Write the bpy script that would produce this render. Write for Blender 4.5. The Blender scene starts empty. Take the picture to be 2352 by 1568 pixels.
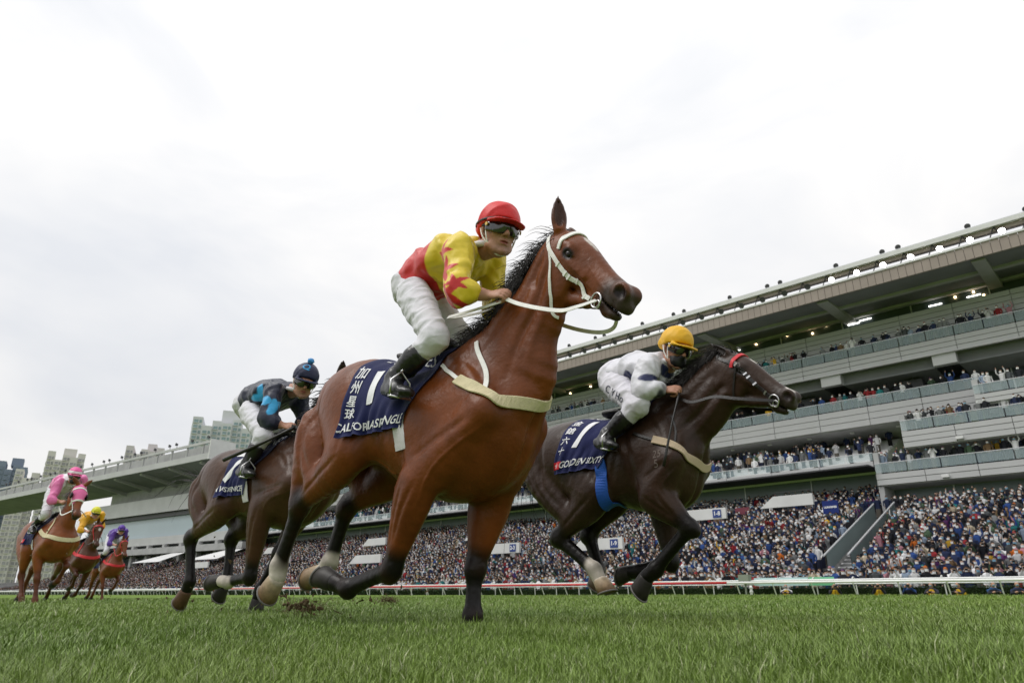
import bpy, bmesh, math, random
import numpy as np
from mathutils import Vector, Matrix
from mathutils.bvhtree import BVHTree
SC = bpy.context.scene
COL = SC.collection
random.seed(7); RNG = np.random.default_rng(7)
R = math.radians
# ---------------------------------------------------------------- camera, sky, sun, exposure
CAM_H = .22
cd = bpy.data.cameras.new('camera'); cam = bpy.data.objects.new('camera', cd); COL.objects.link(cam)
cd.sensor_width = 36; cd.lens = 24.0; cd.clip_start = .05; cd.clip_end = 6000; cd.dof.use_dof = True; cd.dof.focus_distance = 3.5; cd.dof.aperture_fstop = 5.6
pit = math.atan(590/1568); rol = R(.3)
rt = Vector((1,0,0)); up = Vector((0,-math.sin(pit),math.cos(pit))); fw = Vector((0,math.cos(pit),math.sin(pit)))
cx = rt*math.cos(rol)+up*math.sin(rol); cy = up*math.cos(rol)-rt*math.sin(rol)
cam.matrix_world = Matrix(((cx.x,cy.x,-fw.x,0),(cx.y,cy.y,-fw.y,0),(cx.z,cy.z,-fw.z,CAM_H),(0,0,0,1)))
SC.camera = cam
SUN_EL, SUN_AZ = 58, 262     # azimuth clockwise from +Y
w = bpy.data.worlds.new('World'); SC.world = w; w.use_nodes = True
nt = w.node_tree; nt.nodes.clear()
def wn(t, **k):
    n = nt.nodes.new(t)
    for a, b in k.items(): setattr(n, a, b)
    return n
sky = wn('ShaderNodeTexSky', sky_type='NISHITA', sun_disc=False, sun_elevation=R(SUN_EL), sun_rotation=R(SUN_AZ), air_density=1.0, dust_density=3.0)
sc_ = wn('ShaderNodeVectorMath', operation='SCALE'); sc_.inputs['Scale'].default_value = .10
tc = wn('ShaderNodeTexCoord'); mp = wn('ShaderNodeMapping'); mp.inputs['Scale'].default_value = (1.1,1.1,2.6); mp.inputs['Rotation'].default_value = (.1,.25,.6)
n1 = wn('ShaderNodeTexNoise'); n1.inputs['Scale'].default_value = 2.1; n1.inputs['Detail'].default_value = 5; n1.inputs['Roughness'].default_value = .5; n1.inputs['Distortion'].default_value = .5
cr = wn('ShaderNodeValToRGB'); e = cr.color_ramp.elements
e[0].position = .34; e[0].color = (.84,.86,.90,1); e[1].position = .58; e[1].color = (1.03,1.02,1.01,1)
mx = wn('ShaderNodeMix', data_type='RGBA'); mx.inputs['Factor'].default_value = .95
bg = wn('ShaderNodeBackground'); bg.inputs['Strength'].default_value = 1.0
ow = wn('ShaderNodeOutputWorld')
L_ = nt.links.new
L_(tc.outputs['Generated'], mp.inputs['Vector']); L_(mp.outputs[0], n1.inputs['Vector']); L_(n1.outputs['Fac'], cr.inputs['Fac'])
sx = wn('ShaderNodeSeparateXYZ'); ov = wn('ShaderNodeMapRange'); ov.inputs['From Min'].default_value = 0; ov.inputs['From Max'].default_value = 1; ov.inputs['To Min'].default_value = .86; ov.inputs['To Max'].default_value = 1.22
ml = wn('ShaderNodeVectorMath', operation='SCALE'); L_(tc.outputs['Generated'], sx.inputs[0]); L_(sx.outputs['Z'], ov.inputs['Value']); L_(cr.outputs[0], ml.inputs[0]); L_(ov.outputs[0], ml.inputs['Scale'])
L_(sky.outputs[0], sc_.inputs[0]); L_(sc_.outputs[0], mx.inputs['A']); L_(ml.outputs[0], mx.inputs['B']); L_(mx.outputs['Result'], bg.inputs['Color']); L_(bg.outputs[0], ow.inputs['Surface'])
sd = bpy.data.lights.new('sun', 'SUN'); sd.energy = 1.7; sd.angle = R(35); sd.color = (1,.975,.94)
sun = bpy.data.objects.new('sun', sd); COL.objects.link(sun)
az = R(SUN_AZ); el = R(SUN_EL); sdir = Vector((math.sin(az)*math.cos(el), math.cos(az)*math.cos(el), math.sin(el)))
sun.rotation_euler = sdir.to_track_quat('Z', 'Y').to_euler()
SC.view_settings.view_transform = 'Standard'; SC.view_settings.look = 'None'; SC.view_settings.gamma = 1; SC.view_settings.exposure = 0
SC.view_settings.use_curve_mapping = False
SC.render.engine = 'CYCLES'; SC.cycles.max_bounces = 6; SC.cycles.transparent_max_bounces = 8
# ---------------------------------------------------------------- small helpers
def mat(name, col=(.5,.5,.5), rough=.6, spec=.5, attr=None, bump=0, bscale=60, var=0, vscale=8, metal=0, sheen=0, emit=None, alpha=1, trans=0, coat=0, bdet=3, coord='Object'):
    """principled material: optional colour attribute, noise variation of the colour, noise bump"""
    m = bpy.data.materials.new(name); m.use_nodes = True; t = m.node_tree; b = t.nodes['Principled BSDF']; N = t.nodes.new; K = t.links.new
    b.inputs['Roughness'].default_value = rough; b.inputs['Specular IOR Level'].default_value = spec; b.inputs['Metallic'].default_value = metal
    b.inputs['Base Color'].default_value = (*col, 1)
    if sheen: b.inputs['Sheen Weight'].default_value = sheen; b.inputs['Sheen Roughness'].default_value = .5
    if coat: b.inputs['Coat Weight'].default_value = coat; b.inputs['Coat Roughness'].default_value = .15
    if trans: b.inputs['Transmission Weight'].default_value = trans
    if alpha < 1: b.inputs['Alpha'].default_value = alpha
    if emit: b.inputs['Emission Color'].default_value = (*emit[:3], 1); b.inputs['Emission Strength'].default_value = emit[3]
    tcn = N('ShaderNodeTexCoord'); src = None
    if attr:
        a = N('ShaderNodeAttribute'); a.attribute_name = attr; src = a.outputs['Color']
    if var:
        n = N('ShaderNodeTexNoise'); n.inputs['Scale'].default_value = vscale; n.inputs['Detail'].default_value = 4; K(tcn.outputs[coord], n.inputs['Vector'])
        mr = N('ShaderNodeMapRange'); mr.inputs['From Min'].default_value = .3; mr.inputs['From Max'].default_value = .7; mr.inputs['To Min'].default_value = 1-var; mr.inputs['To Max'].default_value = 1+var
        K(n.outputs['Fac'], mr.inputs['Value']); s = N('ShaderNodeVectorMath'); s.operation = 'SCALE'; K(mr.outputs['Result'], s.inputs['Scale'])
        if src: K(src, s.inputs[0])
        else: s.inputs[0].default_value = col
        src = s.outputs[0]
    if src: K(src, b.inputs['Base Color'])
    if bump:
        n = N('ShaderNodeTexNoise'); n.inputs['Scale'].default_value = bscale; n.inputs['Detail'].default_value = bdet; K(tcn.outputs[coord], n.inputs['Vector'])
        bp = N('ShaderNodeBump'); bp.inputs['Strength'].default_value = min(bump, 1); bp.inputs['Distance'].default_value = .01*max(bump, 1); K(n.outputs['Fac'], bp.inputs['Height']); K(bp.outputs[0], b.inputs['Normal'])
    return m

def link(name, me, m=None, parent=None):
    o = bpy.data.objects.new(name, me); COL.objects.link(o)
    if me is not None and m is not None:
        me.materials.clear()
        for x in (m if isinstance(m, (list, tuple)) else [m]): me.materials.append(x)
    if parent: o.parent = parent
    return o

def empty(name, loc=(0,0,0), rz=0, label=None, cat=None, group=None):
    o = bpy.data.objects.new(name, None); COL.objects.link(o); o.location = loc; o.rotation_euler = (0,0,rz); o.empty_display_size = .2
    return tag(o, label, cat, group)

def tag(o, label=None, cat=None, group=None, kind=None):
    for k, v in (('label',label),('category',cat),('group',group),('kind',kind)):
        if v: o[k] = v
    return o

class MB:
    """collects boxes, tubes and lofts into one mesh"""
    def __init__(s): s.v = []; s.f = []; s.m = []; s.n = 0
    def add(s, V, F, mi=0):
        V = [tuple(map(float, v)) for v in V]; s.v += V; s.f += [tuple(int(i)+s.n for i in f) for f in F]; s.m += [mi]*len(F); s.n += len(V); return s
    def box(s, c, d, ax=None, mi=0):
        """centre, full sizes, optional 3 axes"""
        A = np.eye(3) if ax is None else np.array(ax, float); c = np.array(c, float)
        V = [c+A[0]*x*d[0]/2+A[1]*y*d[1]/2+A[2]*z*d[2]/2 for x in (-1,1) for y in (-1,1) for z in (-1,1)]
        return s.add(V, [(0,1,3,2),(4,6,7,5),(0,4,5,1),(2,3,7,6),(0,2,6,4),(1,5,7,3)], mi)
    def bx(s, x0, x1, y0, y1, z0, z1, mi=0): return s.box(((x0+x1)/2,(y0+y1)/2,(z0+z1)/2),(abs(x1-x0),abs(y1-y0),abs(z1-z0)),None,mi)
    def tube(s, pts, r, n=8, mi=0, caps=True, flat=1., side=None):
        P = np.array(pts, float); rr = np.broadcast_to(np.array(r, float), (len(P),)); V = []; F = []
        T = np.gradient(P, axis=0) if len(P) > 2 else np.repeat([P[-1]-P[0]], len(P), 0)
        ref = np.array(side if side is not None else ((0,0,1) if abs(nrm(T[0])[2]) < .9 else (1,0,0)), float)
        for i, p in enumerate(P):
            t = nrm(T[i]); a = ref-(ref@t)*t
            a = nrm(a) if np.linalg.norm(a) > 1e-6 else nrm(np.cross(t, (.3,.5,.8))); ref = a; b = np.cross(t, a)
            for j in range(n):
                th = 2*math.pi*j/n; V.append(p+rr[i]*(math.cos(th)*a+math.sin(th)*b*flat))
        for i in range(len(P)-1):
            for j in range(n): F.append((i*n+j, i*n+(j+1)%n, (i+1)*n+(j+1)%n, (i+1)*n+j))
        if caps: F.append(tuple(range(n))[::-1]); F.append(tuple((len(P)-1)*n+j for j in range(n)))
        return s.add(V, F, mi)
    def loft(s, rings, caps=True, mi=0, closed=True):
        n = len(rings[0]); V = [v for r in rings for v in r]; F = []
        for i in range(len(rings)-1):
            for j in range(n if closed else n-1): F.append((i*n+j, i*n+(j+1)%n, (i+1)*n+(j+1)%n, (i+1)*n+j))
        if caps: F.append(tuple(range(n))[::-1]); F.append(tuple((len(rings)-1)*n+j for j in range(n)))
        return s.add(V, F, mi)
    def mesh(s, name, smooth=False):
        me = bpy.data.meshes.new(name); me.from_pydata(s.v, [], s.f); me.update()
        me.polygons.foreach_set('material_index', s.m)
        me.polygons.foreach_set('use_smooth', [smooth]*len(s.f)); return me
    def build(s, name, m=None, parent=None, smooth=False): return link(name, s.mesh(name, smooth), m, parent)

# ---------------------------------------------------------------- sculpting: smooth unions of tapered tubes and ellipsoids, meshed by surface nets
def V3(*a): return np.array(a, dtype=np.float64)

def nrm(v):
    v = np.asarray(v, float); l = np.linalg.norm(v)
    return v / l if l > 1e-9 else v

def spline(pts, sub):
    """Catmull-Rom through rows of any width"""
    P = np.array(pts, float)
    if len(P) < 3 or sub <= 1: return P
    E = np.vstack([2*P[0]-P[1], P, 2*P[-1]-P[-2]]); out = []
    for i in range(len(P)-1):
        a, b, c, d = E[i], E[i+1], E[i+2], E[i+3]
        for j in range(sub):
            t = j/sub
            out.append(.5*((2*b)+(-a+c)*t+(2*a-5*b+4*c-d)*t*t+(-a+3*b-3*c+d)*t**3))
    out.append(P[-1]); return np.array(out)

class Tube:
    """chain of elliptical cones; rows x,y,z,a,b: a = radius along side, b = radius across it"""
    def __init__(s, rows, side=(0,1,0), k=.03, sub=3, sub_op=False, cap=1., soft=None):
        R = [list(r) + [r[3]]*(5-len(r)) for r in rows]
        s.S = spline(R, sub); s.S[:,3:] = np.maximum(s.S[:,3:], .002); s.side = nrm(side); s.k = k; s.neg = sub_op; s.cap = cap
        s.soft = (0. if sub_op or s.S[:,3:].min() < .02 else 1.) if soft is None else soft
        m = s.S[:,3:].max(1)[:,None]
        s.lo = (s.S[:,:3]-m).min(0); s.hi = (s.S[:,:3]+m).max(0)
    def dist(s, P):
        D = np.full(len(P), 9., np.float32)
        for i in range(len(s.S)-1):
            A, B = s.S[i], s.S[i+1]; e = B[:3]-A[:3]; L = np.linalg.norm(e)
            if L < 1e-6: continue
            e = e/L; sd = s.side-(s.side@e)*e
            if np.linalg.norm(sd) < .05: sd = np.cross(e, [.3,.1,1.])
            sd = nrm(sd); w = np.cross(e, sd); p = P-A[:3].astype(np.float32)
            u = p@e.astype(np.float32); t = np.clip(u/L, 0, 1)
            a = A[3]+(B[3]-A[3])*t; b = A[4]+(B[4]-A[4])*t; du = u-t*L
            c = np.minimum(a, b)*s.cap
            x = (p@sd.astype(np.float32))/a; y = (p@w.astype(np.float32))/b; z = du/c
            k0 = np.sqrt(x*x+y*y+z*z); k1 = np.sqrt((x/a)**2+(y/b)**2+(z/c)**2)+1e-6
            d = k0*(k0-1)/k1; h = np.maximum(.018-np.abs(D-d), 0)/.018; D = np.minimum(D, d)-h*h*.0045*s.soft
        return D

class Blob:
    """ellipsoid: radii r along axes given by forward and side vectors"""
    def __init__(s, c, r, fwd=(1,0,0), side=(0,1,0), k=.03, sub_op=False):
        s.c = np.array(c, float); s.r = np.array(r, float); s.k = k; s.neg = sub_op
        f = nrm(fwd); sd = np.asarray(side, float); sd = nrm(sd-(sd@f)*f); s.M = np.array([f, sd, np.cross(f, sd)])
        m = max(r); s.lo = s.c-m; s.hi = s.c+m
    def dist(s, P):
        q = (P-s.c.astype(np.float32))@s.M.T.astype(np.float32)
        q = q/s.r.astype(np.float32); k0 = np.sqrt((q*q).sum(1)); k1 = np.sqrt(((q/s.r.astype(np.float32))**2).sum(1))+1e-6
        return k0*(k0-1)/k1

class Cut:
    """half space removal: keeps the side the normal points away from"""
    def __init__(s, p, n, k=.004):
        s.p = np.array(p, float); s.n = nrm(n); s.k = k; s.neg = True
        s.lo = np.full(3, -99.); s.hi = np.full(3, 99.)
    def dist(s, P): return -((P-s.p.astype(np.float32))@s.n.astype(np.float32))

def field(prims, P, margin):
    D = np.full(len(P), 1., np.float32)
    for p in prims:
        m = margin+p.k
        ok = np.flatnonzero(((P > p.lo-m) & (P < p.hi+m)).all(1))
        if len(ok) == 0: continue
        d = p.dist(P[ok]).astype(np.float32); o = D[ok]; k = max(p.k, 1e-4)
        if p.neg:
            d = -d; h = np.clip(.5-.5*(o-d)/k, 0, 1); D[ok] = o+(d-o)*h+k*h*(1-h)
        else:
            h = np.clip(.5+.5*(o-d)/k, 0, 1); D[ok] = o+(d-o)*h-k*h*(1-h)
    return D

def sculpt(prims, vox):
    """-> verts, quads"""
    add = [p for p in prims if not p.neg]
    lo = np.min([p.lo for p in add], 0)-vox*3; hi = np.max([p.hi for p in add], 0)+vox*3
    C = 5; n = np.ceil((hi-lo)/(vox*C)).astype(int)+1
    cs = vox*C
    I = np.stack(np.meshgrid(*[np.arange(k) for k in n], indexing='ij'), -1).reshape(-1, 3)
    ctr = (lo+(I+.5)*cs).astype(np.float32)
    Dc = field(prims, ctr, cs*2.2)
    act = (np.abs(Dc) < cs*1.6).reshape(n)
    N = n*C
    big = np.repeat(np.repeat(np.repeat(np.where(Dc < 0, -1., 1.).astype(np.float32).reshape(n), C, 0), C, 1), C, 2)
    A = np.argwhere(act)
    off = np.stack(np.meshgrid(*[np.arange(C)]*3, indexing='ij'), -1).reshape(-1, 3)
    G = (A[:,None,:]*C+off[None]).reshape(-1, 3)
    big[G[:,0],G[:,1],G[:,2]] = field(prims, (lo+G*vox).astype(np.float32), vox*3)
    # surface nets
    s = big < 0
    cnt = np.zeros(N-1, np.int8)
    for dx in (0,1):
        for dy in (0,1):
            for dz in (0,1):
                cnt += s[dx:N[0]-1+dx, dy:N[1]-1+dy, dz:N[2]-1+dz]
    cells = np.argwhere((cnt > 0) & (cnt < 8))
    idx = np.full(N-1, -1, np.int32); idx[cells[:,0],cells[:,1],cells[:,2]] = np.arange(len(cells))
    acc = np.zeros((len(cells),3)); w = np.zeros(len(cells))
    cor = [(a,b,c) for a in (0,1) for b in (0,1) for c in (0,1)]
    val = {c: big[cells[:,0]+c[0], cells[:,1]+c[1], cells[:,2]+c[2]] for c in cor}
    for c in cor:
        for ax in range(3):
            if c[ax] == 0:
                d = list(c); d[ax] = 1; d = tuple(d); a, b = val[c], val[d]
                m = (a < 0) != (b < 0); t = np.where(m, a/np.where(m, a-b, 1), 0)
                p = np.zeros((len(cells),3)); p[:] = c; p[:,ax] += t
                acc += p*m[:,None]; w += m
    verts = lo+(cells+acc/w[:,None])*vox
    quads = []
    for ax in range(3):
        o1, o2 = [(1,2),(2,0),(0,1)][ax]
        sl = [slice(1,None)]*3; sl[ax] = slice(0,N[ax]-1)
        a = s[tuple(sl)]; sl2 = list(sl); sl2[ax] = slice(1,N[ax]); b = s[tuple(sl2)]
        # crossing edges away from the border
        E = np.argwhere(a != b); E[:,o1] += 1; E[:,o2] += 1
        E = E[(E[:,o1] < N[o1]-1) & (E[:,o2] < N[o2]-1)]
        if len(E) == 0: continue
        fl = s[E[:,0],E[:,1],E[:,2]]
        def at(d1, d2):
            Q = E.copy(); Q[:,o1] += d1; Q[:,o2] += d2; return idx[Q[:,0],Q[:,1],Q[:,2]]
        q = np.stack([at(-1,-1), at(0,-1), at(0,0), at(-1,0)], 1)
        q[~fl] = q[~fl][:,::-1]
        quads.append(q[(q >= 0).all(1)])
    return verts, np.concatenate(quads)

def mesh_from(name, verts, faces, smooth=True):
    me = bpy.data.meshes.new(name)
    verts = np.asarray(verts, np.float32)
    if isinstance(faces, np.ndarray):
        k = faces.shape[1]; nf = len(faces)
        me.vertices.add(len(verts)); me.vertices.foreach_set('co', verts.ravel())
        me.loops.add(nf*k); me.loops.foreach_set('vertex_index', faces.astype(np.int32).ravel())
        me.polygons.add(nf); me.polygons.foreach_set('loop_start', np.arange(0, nf*k, k, dtype=np.int32))
        me.update(calc_edges=True)
    else:
        me.from_pydata(verts.tolist(), [], [list(map(int, f)) for f in faces]); me.update()
    me.polygons.foreach_set('use_smooth', np.full(len(me.polygons), smooth))
    return me

def paint(me, verts, base, coats):
    """base colour plus coats (prim, colour, softness): a coat covers where its shape's distance is below 0"""
    c = np.empty((len(verts), 4), np.float32); c[:] = (*base, 1); P = verts.astype(np.float32)
    for prim, col, soft in coats:
        d = prim.dist(P) if not callable(prim) else prim(P)
        t = np.clip(.5-d/soft, 0, 1); t = (t*t*(3-2*t))[:,None]; c[:,:3] = c[:,:3]*(1-t)+np.array(col, np.float32)*t
    at = me.color_attributes.new('Col', 'FLOAT_COLOR', 'POINT'); at.data.foreach_set('color', c.ravel())

def text_mesh(s, size=1., bold=0.):
    c = bpy.data.curves.new('txt', 'FONT'); c.body = s; c.size = size; c.align_x = 'CENTER'; c.align_y = 'CENTER'; c.offset = bold; c.resolution_u = 3
    o = bpy.data.objects.new('txt', c); COL.objects.link(o); dg = bpy.context.evaluated_depsgraph_get(); me = bpy.data.meshes.new_from_object(o.evaluated_get(dg))
    bpy.data.objects.remove(o); v = np.array([tuple(x.co) for x in me.vertices]).reshape(-1,3); f = [tuple(p.vertices) for p in me.polygons]; bpy.data.meshes.remove(me); return v, f

M_PRINT = mat('white_print', (.80,.80,.82), .7, .2)

def carve(v, f, lines):
    """grooves (negative) and ridges along lines laid on the skin: (points, depth, width)"""
    me = mesh_from('tmp', v, f); n = np.empty(len(v)*3, np.float32); me.vertex_normals.foreach_get('vector', n); n = n.reshape(-1,3); bpy.data.meshes.remove(me)
    bv = BVHTree.FromPolygons([tuple(x) for x in v], f.tolist()); out = np.zeros(len(v))
    for pts, amp, sig in lines:
        P = spline([list(p) for p in pts], 10); P = np.array([tuple(bv.find_nearest(Vector(p))[0]) for p in P]); P = spline(P, 3) if len(P) > 2 else P
        ok = np.flatnonzero(((v > P.min(0)-sig*3) & (v < P.max(0)+sig*3)).all(1))
        if len(ok) == 0: continue
        q = v[ok]; d = np.full(len(ok), 9.); w = np.ones(len(ok))
        for i, p in enumerate(P): 
            e = np.linalg.norm(q-p, axis=1); m = e < d; d[m] = e[m]; t = i/(len(P)-1); w[m] = min(1, 4*t+.15, 4*(1-t)+.15)
        out[ok] += amp*np.exp(-(d/sig)**2)*w
    return v+n*out[:,None]

def refine(v, f, ml):
    """splits flat print into small triangles so that it can follow a curved surface"""
    v = [np.array(p, float) for p in v]; T = [(p[0],p[i],p[i+1]) for p in f for i in range(1,len(p)-1)]; out = []
    while T:
        a, b, c = T.pop(); e = [(np.linalg.norm(v[a]-v[b]),a,b,c),(np.linalg.norm(v[b]-v[c]),b,c,a),(np.linalg.norm(v[c]-v[a]),c,a,b)]; l, p, q, r = max(e, key=lambda t: t[0])
        if l < ml or len(v) > 30000: out.append((a,b,c)); continue
        v.append((v[p]+v[q])/2); m = len(v)-1; T += [(p,m,r),(m,q,r)]
    return np.array(v), out

# ---------------------------------------------------------------- the course: turf, rails, hedge. Course axes: s along the rail (away to the left), q across it
TD = V3(-.7274,.6862,0); ND = V3(.6862,.7274,0); COURSE = R(-43.33)     # an object turned by COURSE has local x = -s, y = q
def W3(s, q, z=0): return TD*s+ND*q+V3(0,0,z)
def ground_z(q):
    return np.interp(q, (-80,.9,2.1,6,12,22,31,34.5,36,37,40,41), (.0,.0,.075,.08,.1,.2,.38,.44,.36,.18,.12,.12))
M_TURF = mat('turf_soil', (.12,.19,.03), .9, .15, var=.35, vscale=.55, bump=.6, bscale=6)
xs = np.concatenate([-np.geomspace(2500,60,14), np.linspace(-50,250,61), np.geomspace(260,2500,10)]); qs = np.concatenate([[-2500,-300,-80], np.arange(-40,0,4), np.arange(0,6,.3), np.arange(6,42,1.), [60,300,2500]])
V = [W3(a, b, float(ground_z(b))) for a in xs for b in qs]; nq = len(qs)
tag(link('turf', mesh_from('turf', V, np.array([(i*nq+j, i*nq+j+1, (i+1)*nq+j+1, (i+1)*nq+j)[::-1] for i in range(len(xs)-1) for j in range(nq-1)])), M_TURF), kind='structure')

def grass():
    """blades: five points, three faces each, bent over; denser near the camera"""
    m = mat('grass_blade', rough=.42, spec=.4, attr='Col'); b = m.node_tree.nodes['Principled BSDF']; b.inputs['Subsurface Weight'].default_value = 0
    out = []; rg = np.random.default_rng(5)
    for d0, d1, n, hh, ww in ((1.25,3.2,140000,.041,.0011),(3.2,6,130000,.043,.0019),(6,11,100000,.05,.0034),(11,21,75000,.065,.0065),(21,42,45000,.07,.012)):
        r = np.sqrt(rg.uniform(d0**2, d1**2, n)); a = rg.uniform(-.72,.72,n); X = np.stack([r*np.sin(a), r*np.cos(a), np.zeros(n)], 1)
        q = X@ND; ok = (q > .3) & (q < 36); X = X[ok]; q = q[ok]; k = len(X)
        # tufts: pull blades together and vary their height by patches
        cl = np.sin(X[:,0]*3.1+np.sin(X[:,1]*2.3)*1.7)+np.sin(X[:,1]*4.3+np.sin(X[:,0]*5.1))+np.sin(X[:,0]*13+X[:,1]*9)*.5
        h = hh*(.65+.5*rg.random(k)**2+.16*cl)*np.where(rg.random(k) < .05, 1.7, 1); h = np.maximum(h, hh*.3)
        th = rg.uniform(0,6.283,k); d = np.stack([np.cos(th), np.sin(th), np.zeros(k)], 1); s = np.stack([-d[:,1], d[:,0], np.zeros(k)], 1); be = h*(.12+.75*rg.random(k)**1.3); w = ww*(.6+.8*rg.random(k))
        X[:,2] = ground_z(q)-.004; U = np.array((0,0,1.)); c = lambda v: v[:,None]
        P = np.stack([X-s*c(w), X+s*c(w), X+d*c(be*.3)+U*c(h*.62)-s*c(w*.8), X+d*c(be*.3)+U*c(h*.62)+s*c(w*.8), X+d*c(be)+U*c(h*.98)], 1)
        g = rg.random(k); pat = np.clip(.42+.34*np.sin(X[:,0]*.9+1.3*np.sin(X[:,1]*.7))+.26*np.sin(X[:,1]*1.7+X[:,0]*.6+np.sin(X[:,0]*2.1)), 0, 1)
        col = np.array((.150,.232,.042))*c(.62+.65*g)+np.array((.050,.045,.004))*c(pat*.55)
        dry = rg.random(k) < .05; col[dry] = np.array((.36,.38,.22))*c(.7+.5*rg.random(dry.sum()))
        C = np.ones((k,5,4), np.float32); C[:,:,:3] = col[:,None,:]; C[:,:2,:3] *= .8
        out.append((P.reshape(-1,3), C.reshape(-1,4)))
    P = np.concatenate([o[0] for o in out]); C = np.concatenate([o[1] for o in out]); k = len(P)//5; b0 = np.arange(k)*5
    F = np.stack([b0,b0+1,b0+3,b0,b0+3,b0+2,b0+2,b0+3,b0+4], 1).reshape(-1,3)
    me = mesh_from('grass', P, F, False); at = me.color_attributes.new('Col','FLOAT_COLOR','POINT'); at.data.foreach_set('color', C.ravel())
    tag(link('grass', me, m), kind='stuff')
grass()

M_RAILW = mat('white_paint', (.78,.78,.78), .35, .5, var=.05, vscale=3); M_RAILR = mat('red_paint', (.55,.018,.03), .35, .5, var=.06, vscale=3); M_ALU = mat('aluminium', (.62,.63,.65), .4, .5, metal=.4)
def fence_line():
    f = empty('running_rail', W3(30,36.8,0), COURSE, 'white running rail with a long red stretch along the far side of the turf', 'rail'); Z = 1.08
    L = lambda s: -(s-30)
    for a, b, m in ((-14,18.5,M_RAILW),(18.5,86,M_RAILR),(86,150,M_RAILW),(150,330,M_RAILW)):
        MB().tube([(L(x),0,Z) for x in np.linspace(a+.01,b-.01,9)], .062, 10).build('rail_tube', m, f, True)
    post = MB(); post.tube([(0,.62,.0),(0,.34,.5),(0,.06,.98),(0,.0,1.03)], .028, 6); pm = post.mesh('post', True)
    for i in range(110): o = link('post', pm, M_RAILW if i == 0 else None, f); o.location = (L(-12+i*2.0),0,.10)
    g = empty('crowd_barrier', W3(30,38.7,0), COURSE, 'aluminium double rail on swan neck brackets behind the running rail', 'barrier')
    MB().tube([(-(s-30),0,1.22) for s in np.linspace(-14,240,12)], .045, 8).build('rail_tube', M_RAILW, g, True)
    MB().tube([(-(s-30),.22,1.02) for s in np.linspace(-14,240,12)], .035, 8).build('rail_tube', M_ALU, g, True)
    post = MB(); post.tube(spline([(0,.55,.1),(0,.52,.8),(0,.42,1.2),(0,.24,1.33),(0,.05,1.27)], 3), .03, 6); pm = post.mesh('bracket', True)
    for i in range(110): o = link('bracket', pm, M_RAILW if i == 0 else None, g); o.location = (L(-11.4+i*2.0),0,.02)
fence_line()

def hedge():
    M = mat('hedge_leaf', rough=.6, spec=.25, attr='Col'); rg = np.random.default_rng(3); h = empty('hedge', W3(30,39.6,0), COURSE, 'low clipped dark green hedge running behind the white running rail', 'hedge')
    b = MB(); n = 60
    for i in range(n):
        x0, x1 = -(-14+i*4.2-30), -(-14+(i+1)*4.2-30); b.bx(x0,x1,-.25,.25,.1,.82)
    b.build('stem_mass', mat('hedge_inside', (.012,.02,.007), .95, .1), h)
    s = np.concatenate([rg.uniform(-12,45,26000), rg.uniform(45,200,16000)]); k = len(s); sc = np.where(s < 45, .03, .07); face = rg.random(k) < .72
    y = np.where(face, -.27-.05*rg.random(k), rg.uniform(-.28,.3,k)); z = np.where(face, rg.uniform(.1,.88,k), .84+.08*rg.random(k)); P = np.stack([-(s-30), y, z], 1)
    a = rg.normal(size=(k,3)); a /= np.linalg.norm(a, axis=1)[:,None]; e = np.cross(a, rg.normal(size=(k,3))); e /= np.linalg.norm(e, axis=1)[:,None]; c = sc[:,None]
    Q = np.stack([P-a*c, P-e*c*.6, P+a*c, P+e*c*.6], 1).reshape(-1,3); me = mesh_from('leaf', Q, np.arange(k*4).reshape(-1,4), False)
    C = np.ones((k,4,4), np.float32); C[:,:,:3] = (np.array((.022,.045,.012))*(.5+1.1*rg.random(k))[:,None])[:,None]; at = me.color_attributes.new('Col','FLOAT_COLOR','POINT'); at.data.foreach_set('color', C.ravel())
    o = link('foliage', me, M, h); o['kind'] = 'stuff'
hedge()

# ---------------------------------------------------------------- grandstands
M_PANEL = mat('grey_cladding', (.46,.462,.47), .55, .4, var=.07, vscale=.35, bump=.1, bscale=3)
M_CONC = mat('concrete', (.40,.40,.405), .8, .3, var=.12, vscale=.5)  # base tone brightened in place of a haze volume
M_SOFF = mat('dark_soffit', (.21,.215,.225), .8, .2, var=.15, vscale=.25)  # lightened: the haze under the roofs is put into the colour
M_TAN = mat('tan_metal_fascia', (.30,.25,.22), .5, .4, var=.06, vscale=1)
M_WIN = mat('window_glass', (.085,.105,.11), .08, .6, var=.3, vscale=.12)  # glass tone raised to carry haze in its colour
M_GRN = mat('green_glass', (.15,.20,.20), .3, .6, var=.2, vscale=.15)
M_PANE = mat('balustrade_glass', (.50,.62,.65), .1, .5, alpha=.26)
M_TERR = mat('terrace_white', (.66,.66,.66), .7, .3, var=.08, vscale=.6)
M_STEP = mat('terrace_concrete', (.20,.20,.20), .9, .2, var=.2, vscale=1)
M_LAMP = mat('lit_lamp', (1,1,1), .3, .5, emit=(1,.98,.93,40)); M_WARM = mat('warm_lamp', (1,.8,.5), .3, .5, emit=(1,.72,.38,9)); M_TUBE = mat('strip_lamp', (1,1,.95), .3, .5, emit=(1,.98,.9,5))
M_DARKM = mat('dark_metal', (.05,.05,.055), .5, .4); M_ROOM = mat('dark_interior', (.10,.10,.105), .9, .2)  # interior tone lifted, with haze put into the colour
_shared = {}
def part(name, key, make, m, parent, loc, rz=0):
    """a repeated part: shares its mesh"""
    if key not in _shared: me = make(); me.materials.append(m); _shared[key] = me
    o = bpy.data.objects.new(name, _shared[key]); COL.objects.link(o); o.parent = parent; o.location = loc; o.rotation_euler = (0,0,rz); return o
def box_mesh(a, b, c, nm='panel'):
    return lambda: MB().bx(-a/2,a/2,-b/2,b/2,-c/2,c/2).mesh(nm)
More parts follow.
